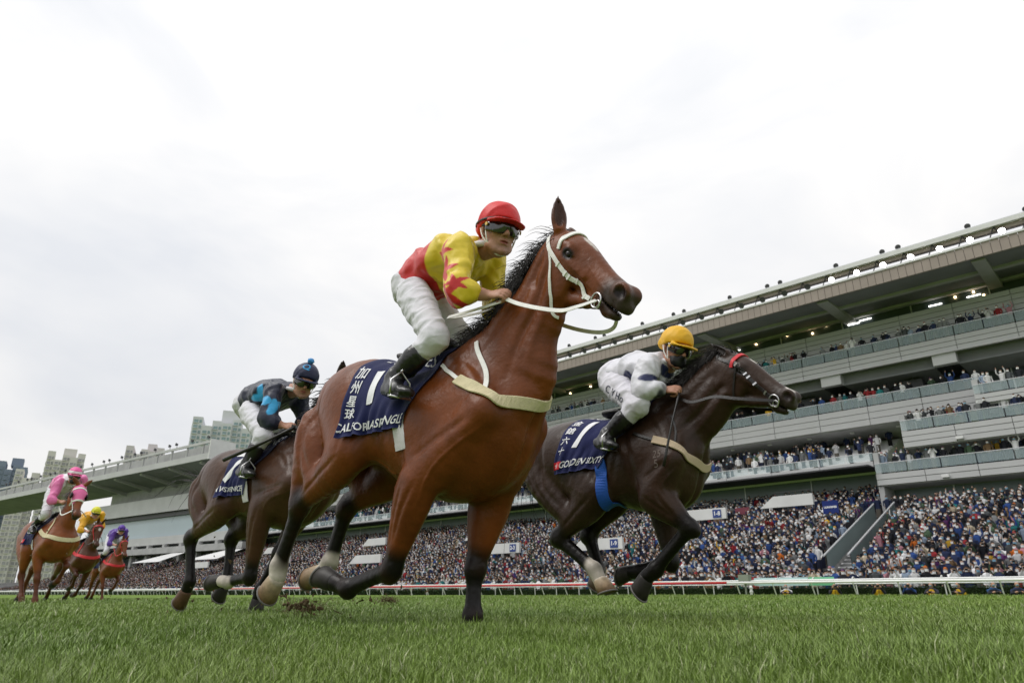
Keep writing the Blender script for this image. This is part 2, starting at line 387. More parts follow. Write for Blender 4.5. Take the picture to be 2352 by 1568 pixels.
def cladding(p, s0, s1, q, z0, z1, rows, L, key, thick=.16, near=70):
    """fascia of separate cladding panels with open joints over a dark backing"""
    MB().bx(-s0-.02,-s1+.02,q+thick,q+thick+.25,z0+.02,z1-.02).build('fascia_wall', M_CONC, p)
    h = (z1-z0)/rows; n = max(1, int(round((s1-s0)/L))); l = (s1-s0)/n; far = MB()
    for i in range(n):
        s = s0+(i+.5)*l
        for r in range(rows):
            c = (-s, q+thick/2+((i*7+r*3)%5)*.004, z0+(r+.5)*h)
            if s < near: part('panel', (key,rows), box_mesh(l-.05, thick, h-.05), M_PANEL, p, c)
            else: far.box(c, (l-.05, thick, h-.05))
    if far.v: far.build('panel', M_PANEL, p)['kind'] = 'stuff'
def balustrade(p, s0, s1, q, z0, h, L, key, near=70):
    n = max(1, int(round((s1-s0)/L))); l = (s1-s0)/n; far = MB(); rail = MB()
    for i in range(n):
        s = s0+(i+.5)*l; c = (-s, q, z0+h/2+.03)
        if s < near: part('glass_pane', ('g',key), box_mesh(l-.08, .025, h-.1), M_PANE, p, c)
        else: far.box(c, (l-.08,.025,h-.1))
    if far.v: far.build('glass_pane', M_PANE, p)['kind'] = 'stuff'
    MB().tube([(-s0,q,z0+h),(-s1,q,z0+h)], .035, 6).build('handrail', M_ALU, p)
def windows(p, s0, s1, q, z0, z1, L, m, key, frame=True):
    n = max(1, int(round((s1-s0)/L))); l = (s1-s0)/n
    for i in range(n):
        o = part('window', ('w',key), box_mesh(l-.12,.08,z1-z0-.1), m, p, (-(s0+(i+.5)*l), q, (z0+z1)/2))
        part('mullion', ('m',key), box_mesh(.1,.2,z1-z0), M_ALU, p, (-(s0+i*l), q-.02, (z0+z1)/2))

def grandstand():
    p = empty('grandstand', (0,0,0), COURSE, 'large grey grandstand on the right with floodlit roof and packed terraces', 'grandstand'); E = 128
    # terrace steps
    b = MB(); q = 41.; z = .12; b.bx(14,-E-60,40.4,44.,-.3,.06)
    for i in range(29): b.bx(14,-E,44+i*.75,66,.06+i*.27-.3,.06+(i+1)*.27)
    b.build('terrace', M_STEP, p)
    b = MB()
    for i in range(14): b.bx(-E-.5,-E-170,44+i*.75,58,.06+i*.27-.3,.06+(i+1)*.27)
    b.build('terrace', M_STEP, p)
    # right pavilion: stacked balconies nearer the track
    PQ = 62.
    cladding(p, -12, 17, PQ, 9.05, 10.0, 2, 3.6, 'a'); balustrade(p, -12, 17, PQ+.1, 10.0, .85, 2.4, 'a'); MB().bx(12,-17,PQ+.2,68,9.0,9.1).build('slab', M_CONC, p)
    windows(p, -12, 17, 65, 6.6, 9.0, 4.8, M_GRN, 'a'); windows(p, -12, 14, 66, 10.0, 11.85, 5, M_WIN, 'b')
    cladding(p, -12, 14.5, PQ, 11.85, 13.2, 3, 3.6, 'b'); balustrade(p, -12, 14.5, PQ+.1, 13.2, .9, 2.4, 'b'); MB().bx(12,-14.5,PQ+.2,68,11.8,11.9).build('slab', M_CONC, p)
    windows(p, -12, 9, 66, 13.2, 14.6, 5, M_WIN, 'c'); cladding(p, -12, 9, PQ+.4, 14.6, 15.35, 2, 3.6, 'c'); balustrade(p, -12, 9, PQ+.5, 15.35, .8, 2.4, 'c'); MB().bx(12,-9,PQ+.6,70,14.5,14.6).build('slab', M_CONC, p)
    MB().bx(-16.6,-17.,PQ+.2,68,6.4,11.8).build('end_wall', M_CONC, p); MB().bx(-14.1,-14.5,PQ+.2,70,11.9,14.6).build('end_wall', M_CONC, p); MB().bx(-8.6,-9.,PQ+.6,70,14.6,16.6).build('end_wall', M_CONC, p)
    for s in (-6,0,6,12): part('wall_light', 'wl', box_mesh(.5,.3,.22), M_TERR, p, (-s, PQ-.12, 9.3)); part('wall_light', 'wl', box_mesh(.5,.3,.22), M_TERR, p, (-s+1.5, PQ-.12, 12.1))
    # middle tier of seats behind its own parapet, left of the pavilion
    b = MB()
    for i in range(13): b.bx(-17.2,-E,63+i*.8,75,10.9+i*.3,11.2+i*.3)
    b.build('terrace', M_TERR, p); cladding(p, 17.2, E, 62.7, 10.75, 11.25, 1, 4.4, 'd'); balustrade(p, 17.2, E, 62.9, 11.25, .7, 2.2, 'd', 60)
    MB().bx(-17.2,-E,61.2,64.5,10.62,10.74).build('canopy', M_DARKM, p); windows(p, 17.2, E, 66.0, 7.0, 10.7, 6.5, M_GRN, 'd')
    # back wall of the recess, with doors
    MB().bx(-9,-E,75.,75.4,11,19).build('back_wall', M_CONC, p)
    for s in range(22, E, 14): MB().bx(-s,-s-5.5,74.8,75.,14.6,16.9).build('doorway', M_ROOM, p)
    # third level: slab, glass, windows behind
    cladding(p, 9, E, 66.2, 15.05, 16.8, 3, 4.4, 'e'); balustrade(p, 9, E, 66.3, 16.8, .95, 2.2, 'e', 60); MB().bx(-9,-E,66.5,75,15.0,15.1).build('soffit', M_CONC, p); MB().bx(-9,-E,66.5,75,16.7,16.8).build('slab', M_CONC, p)
    windows(p, -12, E, 71, 16.8, 19.3, 6.5, M_WIN, 'e')
    for s in range(12, E, 4): part('downlight', 'dl', box_mesh(.35,.35,.12), M_TERR, p, (-s, 68, 14.96))
    # fourth level: deep beam with recesses between stub brackets, then glass balcony
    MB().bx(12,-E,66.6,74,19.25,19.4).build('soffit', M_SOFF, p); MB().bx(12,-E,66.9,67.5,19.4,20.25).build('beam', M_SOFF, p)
    for s in np.arange(-8, E, 9.5): part('bracket', 'bk', lambda: MB().bx(-.9,.9,-.1,5.,-.5,.45).mesh('bracket'), M_PANEL, p, (-s, 66.0, 19.75)); part('hanging_speaker', 'sp', lambda: MB().bx(-.8,.8,-.5,.5,-.55,.3).bx(-.12,.12,-.12,.12,.3,.7).mesh('hanging_speaker'), M_DARKM, p, (-s-3.2, 68.6, 18.7))
    cladding(p, -12, E, 66.0, 20.3, 21.65, 3, 4.4, 'f'); MB().bx(12,-E,65.7,66.0,20.18,20.3).build('ledge', M_PANEL, p); balustrade(p, -12, E, 66.15, 21.65, .95, 2.2, 'f', 60); MB().bx(12,-E,66.4,76,21.5,21.6).build('slab', M_CONC, p)
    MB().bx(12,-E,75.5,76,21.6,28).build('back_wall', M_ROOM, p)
    # fifth level and its windows
    MB().bx(12,-E,68.6,76,23.3,23.45).build('soffit', M_SOFF, p); cladding(p, -12, E, 68.2, 23.4, 25.35, 4, 4.4, 'g'); MB().bx(12,-E,68.5,76,25.2,25.3).build('slab', M_CONC, p)
    windows(p, -12, E, 70.2, 25.35, 27.2, 6.5, M_WIN, 'f'); rg = np.random.default_rng(4)
    for i in range(46):
        s = rg.uniform(2, E*.7); k = 'lamp_tube' if i % 3 == 0 else 'lamp'
        part(k, k, (box_mesh(1.1,.1,.06) if k == 'lamp_tube' else box_mesh(.16,.1,.16)), M_TUBE if k == 'lamp_tube' else M_WARM, p, (-s, 70.05, rg.uniform(25.8,26.9)))
    # roof: sloping soffit with ribs, tan fascia, gantry with floodlights
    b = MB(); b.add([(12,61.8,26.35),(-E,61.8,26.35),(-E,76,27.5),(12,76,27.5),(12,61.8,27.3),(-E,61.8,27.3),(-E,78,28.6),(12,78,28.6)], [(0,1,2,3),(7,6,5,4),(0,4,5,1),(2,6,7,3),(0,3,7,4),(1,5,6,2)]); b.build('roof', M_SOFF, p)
    for s in np.arange(-6, E, 12.5): part('roof_rib', 'rr', lambda: MB().add([(-.5,0,0),(.5,0,0),(.5,13,1.02),(-.5,13,1.02),(-.5,0,-.12),(.5,0,-.12),(.5,13,.2),(-.5,13,.2)], [(0,3,2,1),(4,5,6,7),(0,1,5,4),(2,3,7,6),(1,2,6,5),(0,4,7,3)]).mesh('roof_rib'), M_CONC, p, (-s, 62.4, 26.36))
    for q_ in (65.5, 69.5): MB().bx(12,-E,q_,q_+.5,26.38+(q_-62)*.08-.25,26.38+(q_-62)*.08+.1).build('purlin', M_CONC, p)
    b = MB(); 
    for i in range(int((E+12)/.62)): s = -12+i*.62; b.bx(-s-.01,-s-.6,61.55,61.75,26.2,27.35)
    b.build('roof_fascia', M_TAN, p)['kind'] = 'stuff'
    MB().bx(12,-E,61.45,61.6,27.35,27.5).build('gutter', M_TERR, p); MB().bx(12,-E,61.9,63.3,28.55,28.72).build('gantry_roof', M_TAN, p); MB().bx(12,-E,61.6,61.9,28.5,28.9).build('gantry_edge', M_TERR, p); MB().bx(12,-E,61.9,62.1,28.12,28.5).build('gantry_face', M_TAN, p)
    for s in np.arange(-10, E, 2.2):
        part('gantry_strut', 'gs', lambda: MB().tube([(0,0,0),(.5,0,1.1)], .045, 4).tube([(.5,0,1.1),(1.0,0,0)], .045, 4).tube([(0,0,.5),(2.2,0,.5)], .03, 4).mesh('gantry_strut'), M_DARKM, p, (-s, 61.8, 27.4))
        lit = s < 17.5
        o = part('floodlight', ('fl',), lambda: MB().tube([(0,.0,0),(0,-.1,-.02),(0,-.22,-.08)], [.12,.22,.29], 10).bx(-.05,.05,0,.1,-.4,.3).mesh('floodlight'), M_DARKM, p, (-s-1.2, 61.75, 27.9))
        if lit: l_ = part('lamp', ('ll',), lambda: MB().tube([(0,-.215,-.08),(0,-.225,-.085)], [.23,.23], 16).mesh('lamp'), M_LAMP, o, (0,-.012,0))
    for i, s in enumerate(np.arange(-4, E, 5.3)):
        for d in ((0,1.3) if i % 2 else (0,)): part('roof_spotlight', 'rs', lambda: MB().tube([(0,.05,.62),(0,-.14,.60),(0,-.24,.58)], [.1,.2,.24], 10).tube([(0,0,0),(0,.1,.3),(0,.06,.7)], .04, 5).bx(-.25,.25,-.15,.15,-.05,.08).mesh('roof_spotlight'), M_DARKM, p, (-s-d, 62.4, 28.8))
    MB().tube([(12,61.9,29.05),(-E,61.9,29.05)], .05, 6).build('handrail', M_ALU, p)
    for s in (12+.1,-E-.3): MB().bx(s,s+.25,64,76,.5,27).build('end_wall', M_CONC, p)
    # stair with glass sides cut into the terrace, vomitories, crush barriers
    for sd in (15.5, 17.0):
        MB().add([(-sd,48,1.9),(-sd,60,6.2),(-sd,60,7.3),(-sd,48,3.0),(-sd+.03,48,1.9),(-sd+.03,60,6.2),(-sd+.03,60,7.3),(-sd+.03,48,3.0)], [(0,1,2,3),(7,6,5,4),(0,4,5,1),(3,2,6,7)]).build('stair_glass', M_GRN, p)
        MB().tube([(-sd,47.5,2.9),(-sd,60,7.4)], .07, 6).build('handrail', M_ALU, p)
    MB().add([(-15.5,46,.9),(-17.,46,.9),(-17.,60,5.9),(-15.5,60,5.9)], [(0,1,2,3)]).build('stair_flight', M_CONC, p)
    return p
GS = grandstand()

def vomitory(p, s, q, w, txt=None):
    z = 1.9+(q-44)*.36; b = MB(); h = .95
    b.add([(-s,q,z),(-s-w,q,z),(-s-w,q,z+h),(-s,q,z+h),(-s,q+.25,z),(-s-w,q+.25,z),(-s-w,q+.25,z+h),(-s,q+.25,z+h)], [(0,3,2,1),(4,5,6,7),(3,7,6,2),(1,2,6,5),(0,4,7,3)])
    b.add([(-s-w,q,z),(-s-w-1.3,q,z),(-s-w,q,z+h),(-s-w,q+.25,z),(-s-w-1.3,q+.25,z),(-s-w,q+.25,z+h)], [(0,2,1),(3,4,5),(1,2,5,4)])
    o = b.build('entrance_parapet', M_TERR, p); MB().tube([(-s,q+.1,z+h+.3),(-s-w,q+.1,z+h+.3)], .03, 5).build('handrail', M_DARKM, o)
    if txt:
        v, f = text_mesh(txt, .5, .015); mx_ = v[:,0]; MB().bx(-s-.45,-s-1.25,q-.05,q-.01,z+.12,z+.82).build('sign', mat('blue_sign', (.02,.05,.22), .5), o)
        MB().add([(-s-.85+x, q-.06, z+.47+y) for x, y, _ in v], f).build('lettering', M_PRINT, o)
VOM = ((34.6,50.5,4.4,'1-9'),(28.6,58.0,4.,'1-8'),(21.8,60.4,3.4,None),(47,51,4,'2-3'),(56,57,4,None),(68,50,5,None),(78,58,4,None),(92,52,5,None),(105,58,5,None),(118,52,5,None))
for s, q, w, t in VOM: vomitory(GS, s, q, w, t)

def west_stand():
    """second stand farther left, turned a little"""
    a = -36.87; p = empty('grandstand', (0,0,0), R(a), 'smaller far grandstand on the left with a cantilevered wedge roof', 'grandstand'); X0, X1, XB, Q = -127, -330, -186, 71.
    b = MB()
    for xa, xb, d, zz in ((X0,XB,20,22.5),(XB-.05,X1,11,24.4)): b.add([(xa,Q,25.6),(xb,Q,25.6),(xb,Q+d,zz),(xa,Q+d,zz),(xa,Q,26.6),(xb,Q,26.6),(xb,Q+d,28),(xa,Q+d,28)], [(0,1,2,3),(7,6,5,4),(0,4,5,1),(2,6,7,3),(0,3,7,4),(1,5,6,2)])
    b.build('roof', M_SOFF, p)
    MB().bx(X0+.2,X1,Q-.3,Q,25.5,26.7).build('roof_fascia', M_PANEL, p); MB().bx(X0+.2,X1,Q+2,Q+2.2,26.7,29.1).build('gantry_back', M_CONC, p); MB().bx(X0+.2,X1,Q-.2,Q+.1,28.7,29.2).build('gantry_edge', M_PANEL, p)
    MB().add([(X0+.3,Q-.4,25.4),(X0+.3,Q-.4,29.4),(X0+.3,Q+5,29.4),(X0+.3,Q+5,25.4),(X0,Q-.4,25.4),(X0,Q-.4,29.4),(X0,Q+5,29.4),(X0,Q+5,25.4)],[(0,1,2,3),(7,6,5,4),(0,4,5,1),(1,5,6,2)]).build('gantry_end', M_TERR, p)
    for i in range(34):
      part('gantry_strut', 'ws', box_mesh(.35,.3,2.1,'gantry_strut'), M_CONC, p, (X0-3-i*6, Q+.1, 27.7))
      if i % 2 == 0 and X0-4-i*6 > XB+2: part('roof_rib', 'wr', lambda: MB().add([(-.4,0,0),(.4,0,0),(.4,19,-2.9),(-.4,19,-2.9),(-.4,0,-.5),(.4,0,-.5),(.4,19,-4.4),(-.4,19,-4.4)], [(0,3,2,1),(4,5,6,7),(0,1,5,4),(1,2,6,5),(0,4,7,3)]).mesh('roof_rib'), M_CONC, p, (X0-4-i*6, Q+.5, 25.6))
    for i in range(40):
        x = X0-2-i*5-(i%3)*1.1; part('roof_spotlight', 'rs2', lambda: MB().tube([(0,.1,.9),(0,-.3,.9)], [.2,.34], 8).tube([(0,0,0),(0,0,.8)], .06, 5).mesh('roof_spotlight'), M_DARKM, p, (x, Q+.4, 29.2))
    MB().bx(X0+1,XB-.2,Q+9,Q+22,0,25).build('wall', M_CONC, p)
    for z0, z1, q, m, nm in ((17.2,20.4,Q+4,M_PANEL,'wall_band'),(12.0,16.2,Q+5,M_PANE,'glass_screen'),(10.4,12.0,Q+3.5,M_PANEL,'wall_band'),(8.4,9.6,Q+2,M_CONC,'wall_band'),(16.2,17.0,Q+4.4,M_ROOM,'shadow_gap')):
        MB().bx(X0+ (0 if z0 > 16 else 12),XB+(4 if z0 > 16 else 0),q,q+5,z0,z1).build(nm, m if m is not M_PANE else mat('pale_glass', (.36,.44,.48), .15, .5, var=.1, vscale=.05), p)
    MB().bx(X0+12,XB,Q+6,Q+6.2,5,10.4).build('window_band', M_WIN, p)
    for i in range(10): part('column', 'wc', box_mesh(.9,.9,5.4,'column'), M_CONC, p, (X0+8-i*6.5, Q+3.6, 7.7))
    for i in range(2): 
        MB().add([(X0+16-i*19,66,6.2),(X0+6-i*19,66,6.2),(X0+9-i*19,72,8.2),(X0+14-i*19,72,8.2)],[(0,1,2,3)]).build('awning', M_TERR, p)
west_stand()

# ---------------------------------------------------------------- towers behind the stands
def tower(x, y, w, d, h, rot, wall, glass, label, bays, crown=None, floors=None, nf=12):
    p = empty('apartment_tower', (x,y,0), R(rot), label, 'tower', 'towers behind the stands'); mw = mat('tower_wall', wall, .8, .2, var=.06, vscale=.05); mg = mat('tower_window', glass, .25, .5, var=.25, vscale=.1)
    fl = floors or int(h/3.1); b = MB(); step = w/bays
    for i in range(bays):
        off = (0,1.6,0,2.4)[i % 4]; hh = h-(0,3,1.5,5)[(i*3) % 4]; b.bx(-w/2+i*step,-w/2+(i+1)*step,-d/2-off,d/2,0,hh)
    b.build('wall', mw, p); b = MB(); c = MB()
    for i in range(bays):
        off = (0,1.6,0,2.4)[i % 4]; hh = h-(0,3,1.5,5)[(i*3) % 4]
        for k in range(max(0, fl-nf), int(hh/3.1)):
            z = k*3.1; x0 = -w/2+i*step
            b.bx(x0+step*.14,x0+step*.55,-d/2-off-.15,-d/2-off+.2,z+.9,z+2.5); b.bx(x0+step*.66,x0+step*.9,-d/2-off-.15,-d/2-off+.2,z+.9,z+2.5); c.bx(x0+step*.1,x0+step*.6,-d/2-off-.7,-d/2-off,z+.55,z+.85)
    for k in range(max(0, fl-nf), fl-1):
        for s_ in (-1,1):
            for j in range(3): b.bx(s_*w/2-.2,s_*w/2+.2,-d/2+d*(j+.2)/3,-d/2+d*(j+.7)/3,k*3.1+.9,k*3.1+2.5)
    b.build('window', mg, p)['kind'] = 'stuff'; c.build('window_ledge', mw, p)['kind'] = 'stuff'
    if crown: MB().bx(-w*crown[0],w*crown[1],-d/4,d/3,h-2,h+crown[2]).build('roof_block', mw, p)
    return p

# ---------------------------------------------------------------- horses
M_COAT = mat('horse_coat', rough=.37, spec=.24, attr='Col', var=.22, vscale=6, bump=.4, bscale=30, bdet=6)
M_HOOD = mat('pink_hood', (.72,.16,.36), .8, .2, var=.05)
M_HAIR = mat('dark_hair', (.012,.009,.008), .55, .35)
M_EYE = mat('horse_eye', (.008,.005,.004), .12, .3)
M_HOOF = mat('hoof_horn', rough=.5, spec=.35, attr='Col', var=.25, vscale=30)
M_STEEL = mat('steel', (.55,.55,.55), .3, .5, metal=1); M_SHOE = mat('worn_shoe', (.16,.15,.14), .6, .4)
def lerp(a, b, t): return tuple(x+(y-x)*t for x, y in zip(a, b))
def av(p, *r): return (p[0], p[1], p[2], *r)

def leg_prims(S, kind, J, sg, sc=1.):
    """muscle tubes of one leg from its joints"""
    q = []
    if kind == 'fore':
        E, K, Fe, Co = J['elbow'], J['knee'], J['fetlock'], J['coronet']; Sh = J['shoulder']
        top = J.get('blade') or (S['withers'][0]-.02, sg*.09, S['withers'][2]-.14)
        q.append(Tube([av(top,.045,.10), av(lerp(top,Sh,.55),.062,.135), av(Sh,.07,.105)], k=.06))
        q.append(Tube([av(Sh,.075,.09), av(lerp(Sh,E,.5),.08,.11), av(E,.075,.105)], k=.045))
        q.append(Tube([av(lerp(top,E,.35),.04,.11), av(lerp(top,E,.72),.066,.13), av(lerp(top,E,.95),.062,.085)], k=.04))   # triceps
        q.append(Tube([av(E,.085,.12), av(lerp(E,K,.25),.08,.11), av(lerp(E,K,.6),.06,.076), av(lerp(E,K,.85),.044,.051), av(K,.047,.053)], k=.03))
        dk_ = nrm(np.subtract(K,E)); o_ = V3(.035,sg*.03,.0)
        q.append(Tube([av(np.add(lerp(E,K,.02),o_),.05,.05), av(np.add(lerp(E,K,.3),o_),.042,.045), av(lerp(E,K,.75),.03,.03)], k=.025))   # extensor belly
        q.append(Blob(K, (.075,.052,.056), fwd=np.subtract(E,K), k=.02))
        bk = V3(-1,0,0); d2 = nrm(np.subtract(Fe,K)); bk = nrm(np.cross(np.cross(d2, np.cross(V3(0,1,0), d2)), d2)); bk = nrm(np.cross(d2, V3(0,1,0))); bk = bk if bk@np.subtract(J['toe'],0) < 0 else -bk
        q.append(Tube([av(K,.045,.048), av(lerp(K,Fe,.2),.035,.036), av(lerp(K,Fe,.6),.031,.032), av(lerp(K,Fe,.88),.034,.036), av(Fe,.04,.043)], k=.02))
        q.append(Tube([av(np.add(lerp(K,Fe,.08),bk*.03),.02,.02), av(np.add(lerp(K,Fe,.5),bk*.033),.019,.018), av(np.add(lerp(K,Fe,.95),bk*.028),.024,.022)], k=.012))   # tendons
    else:
        Hp, St, Ho, Fe, Co = J['hip'], J['stifle'], J['hock'], J['fetlock'], J['coronet']; Bu = J['buttock']
        q.append(Tube([av(Hp,.10,.20), av(lerp(Hp,St,.5),.105,.20), av(lerp(Hp,St,.85),.10,.16), av(St,.085,.12)], k=.06))
        mid = np.add(lerp(St,Ho,.62), V3(-.03,0,.02))
        q.append(Tube([av(Bu,.08,.09), av(lerp(Bu,mid,.4),.092,.125), av(lerp(Bu,mid,.75),.075,.10), av(mid,.052,.066)], k=.05))           # hamstrings
        q.append(Tube([av(St,.085,.13), av(lerp(St,Ho,.3),.082,.128), av(lerp(St,Ho,.62),.058,.085), av(lerp(St,Ho,.87),.044,.058), av(Ho,.048,.064)], k=.04))
        d1 = nrm(np.subtract(St,Ho)); d2 = nrm(np.subtract(Fe,Ho)); bk = nrm(-(d1+d2)); bk = bk if np.linalg.norm(d1+d2) > .05 else V3(-1,0,0)
        cal = np.array(Ho)+bk*.062+d1*.05
        q.append(Tube([(*cal,.027,.03), (*(np.array(Ho)-d2*-.03),.044,.05)], k=.03))
        q.append(Tube([(*cal,.022,.024), av(lerp(St,Ho,.55),.04,.045)], k=.03))                                              # achilles
        q.append(Blob(Ho, (.085,.052,.062), fwd=d1, k=.03))
        q.append(Tube([av(Ho,.048,.06), av(lerp(Ho,Fe,.22),.039,.049), av(lerp(Ho,Fe,.6),.034,.043), av(lerp(Ho,Fe,.88),.037,.045), av(Fe,.043,.049)], k=.02))
    q.append(Blob(Fe, (.052,.046,.052), fwd=np.subtract(Co,Fe), k=.02))
    q.append(Tube([av(Fe,.042,.046), av(lerp(Fe,Co,.5),.039,.04), av(Co,.046,.046)], k=.02))
    return q

def head_frame(poll, muz, up, length=.60, hs=1.15):
    x = nrm(np.subtract(muz, poll)); z = np.asarray(up, float); z = nrm(z-(z@x)*x); y = np.cross(z, x)
    s = np.linalg.norm(np.subtract(muz, poll))/length; O = np.array(poll, float)
    return (lambda a,b,c: tuple(O+s*(x*a+hs*(y*b+z*c)))), x, y, z, s*(1+(hs-1)*.8)

def head_prims(hf, ears=None, det=True):
    T, x, y, z, s = hf; q = []
    r = lambda a,b,c,ra,rb: (*T(a,b,c), ra*s, rb*s)
    q.append(Tube([r(-.05,0,-.05,.07,.10), r(.03,0,-.02,.082,.108), r(.13,0,-.015,.084,.106), r(.22,0,-.018,.070,.096), r(.32,0,-.02,.053,.08), r(.43,0,-.022,.046,.064), r(.52,0,-.022,.047,.058), r(.575,0,-.026,.043,.05)], side=y, k=.05*s, cap=.8))
    for g in (-1,1):
        q.append(Blob(T(.09,g*.05,-.115), (.14*s,.034*s,.13*s), x, y, k=.035*s))       # cheek
        q.append(Blob(T(.115,g*.074,.032), (.055*s,.024*s,.026*s), x, y, k=.03*s))       # brow
        q.append(Tube([r(.12,g*.078,-.02,.014,.014), r(.24,g*.062,-.028,.012,.012), r(.31,g*.052,-.035,.008,.008)], side=y, k=.03*s))   # facial crest
        q.append(Blob(T(.565,g*.034,.002), (.05*s,.032*s,.042*s), x, y, k=.022*s))       # nostril wing
    q.append(Tube([r(.0,0,-.19,.045,.045), r(.11,0,-.212,.05,.032), r(.3,0,-.15,.036,.03), r(.44,0,-.098,.032,.024), r(.52,0,-.085,.036,.024)], side=y, k=.04*s))   # jaw
    q.append(Blob(T(.60,0,-.048), (.034*s,.043*s,.032*s), x, y, k=.025*s))              # upper lip
    q.append(Blob(T(.555,0,-.098), (.043*s,.036*s,.024*s), x, y, k=.018*s))             # lower lip
    q.append(Blob(T(.515,0,-.108), (.03*s,.028*s,.024*s), x, y, k=.02*s))               # chin
    if det:
        q.append(Tube([r(.46,.0,-.066,.06,.0045), r(.54,0,-.078,.06,.005), r(.64,0,-.077,.06,.006)], side=y, k=.008*s, sub_op=True))    # mouth
        for g in (-1,1):
            q.append(Blob(T(.580,g*.062,.0), (.038*s,.026*s,.027*s), nrm(x*.8-z*.6), y, k=.010*s, sub_op=True))
            q.append(Blob(T(.163,g*.102,.004), (.03*s,.018*s,.0195*s), x, y, k=.016*s, sub_op=True))                                        # eye socket
            q.append(Tube([r(.128,g*.088,.006,.006,.008), r(.158,g*.0935,.026,.008,.009), r(.193,g*.083,.008,.006,.007)], side=y, k=.012*s))     # lid
    for g, tip in zip((1,-1), ears or ((-.12,.075,.20),(-.12,-.075,.20))):
        b = np.array((-.045, g*.05, .06)); tp = np.array(tip)
        q.append(Tube([r(*b,.03,.028), r(*lerp(b,tp,.35),.040,.021), r(*lerp(b,tp,.7),.028,.013), r(*tp,.005,.004)], side=nrm(y*.75+x*.5*g*-1), k=.02*s))
        if det: q.append(Tube([r(*(lerp(b,tp,.22)+np.array((.028,g*.012,-.002))),.014,.014), r(*(lerp(b,tp,.5)+np.array((.024,g*.01,0))),.02,.014), r(*(lerp(b,tp,.84)+np.array((.012,g*.004,0))),.006,.008)], side=nrm(y*.75+x*.5*g*-1), k=.008*s, sub_op=True))
    return q

def hoof_mesh(Co, sole, toe, col, shoe=True):
    """hoof: rings from the coronet to the ground edge; toe = direction the front of the foot points"""
    Co = np.array(Co); ax = np.subtract(sole, Co); H = np.linalg.norm(ax); ax = ax/H; t = np.asarray(toe, float); t = nrm(t-(t@ax)*ax); s = np.cross(ax, t)
    b = MB(); rings = []; n = 20
    for u, rr, fo, k in ((-.12,.042,0,0),(0,.051,.0,0),(.12,.055,.004,.1),(.5,.061,.012,.3),(1,.068,.024,.5),(1.03,.064,.024,.5)):
        ring = []
        for j in range(n):
            th = 2*math.pi*j/n; c, si = math.cos(th), math.sin(th); back = min(0, c)
            ring.append(Co+ax*H*u+t*(rr*(c*1.06-back*.12)+fo)+s*rr*si*(.96+.05*c)+ax*(.016*k*c))
        rings.append(ring)
    b.loft(rings); me = b.mesh('hoof', True)
    c = np.empty((len(b.v),4), np.float32); c[:] = (*col[0],1)
    c[n*3:] = (*lerp(col[0],col[1],.55),1); c[n*4:] = (*col[1],1); c[:n*2] = (*lerp(col[0],col[2] if len(col) > 2 else col[0],.7),1)
    at = me.color_attributes.new('Col','FLOAT_COLOR','POINT'); at.data.foreach_set('color', c.ravel())
    sh = None
    if shoe:
        m2 = MB(); R1 = rings[-2]; P = [np.array(R1[(j+n//2+2)%n])+ax*.005 for j in range(n-3)]
        m2.tube(P, .0065, 6); sh = m2
    return me, sh

def ribbons(name, roots, m, parent, seg=5, w=.006, sides=3):
    """hair: tapered strands; roots = list of lists of points"""
    b = MB()
    for P in roots:
        S = spline([list(p) for p in P], seg); n = len(S); b.tube(S, [w*(1-.85*(i/(n-1))**1.5) for i in range(n)], sides, caps=False)
    return b.build(name, m, parent, True)

def hair_along(path, nrm_dir, length, count, sweep, spread=.4, droop=.5, rng=None, jitter=.02):
    """strands rooted along a path, leaving along nrm_dir and bent towards sweep"""
    rng = rng or RNG; P = spline([list(p) for p in path], 8); out = []
    for i in range(count):
        t = rng.random()*(len(P)-1); k = int(t); p = P[k]*(1-(t-k))+P[min(k+1,len(P)-1)]*(t-k)
        L = length*(.55+.6*rng.random()); nd = nrm(np.array(nrm_dir)+rng.normal(size=3)*spread); sw = nrm(np.array(sweep)+rng.normal(size=3)*spread)
        a = p+rng.normal(size=3)*jitter; b = a+nd*L*.35; c = b+nrm(nd*.5+sw)*L*.4; d = c+nrm(sw+np.array((0,0,-droop)))*L*.4
        out.append([a, b, c, d])
    return out

def relax(v, f, it, keep, rad):
    """smooths the skin except around the points to keep"""
    d = np.min([np.linalg.norm(v-np.array(k), axis=1) for k in keep], 0); w = np.clip((d-rad*.8)/(rad*.3), 0, 1)[:,None]
    e = np.concatenate([f[:,[0,1]], f[:,[1,2]], f[:,[2,3]], f[:,[3,0]]]); n = np.bincount(e[:,0], minlength=len(v))[:,None]
    for i in range(it*2):
        a = np.stack([np.bincount(e[:,0], weights=v[e[:,1],k], minlength=len(v)) for k in range(3)], 1)/n
        v = v+(a-v)*w*(.6 if i % 2 == 0 else -.52)
    return v

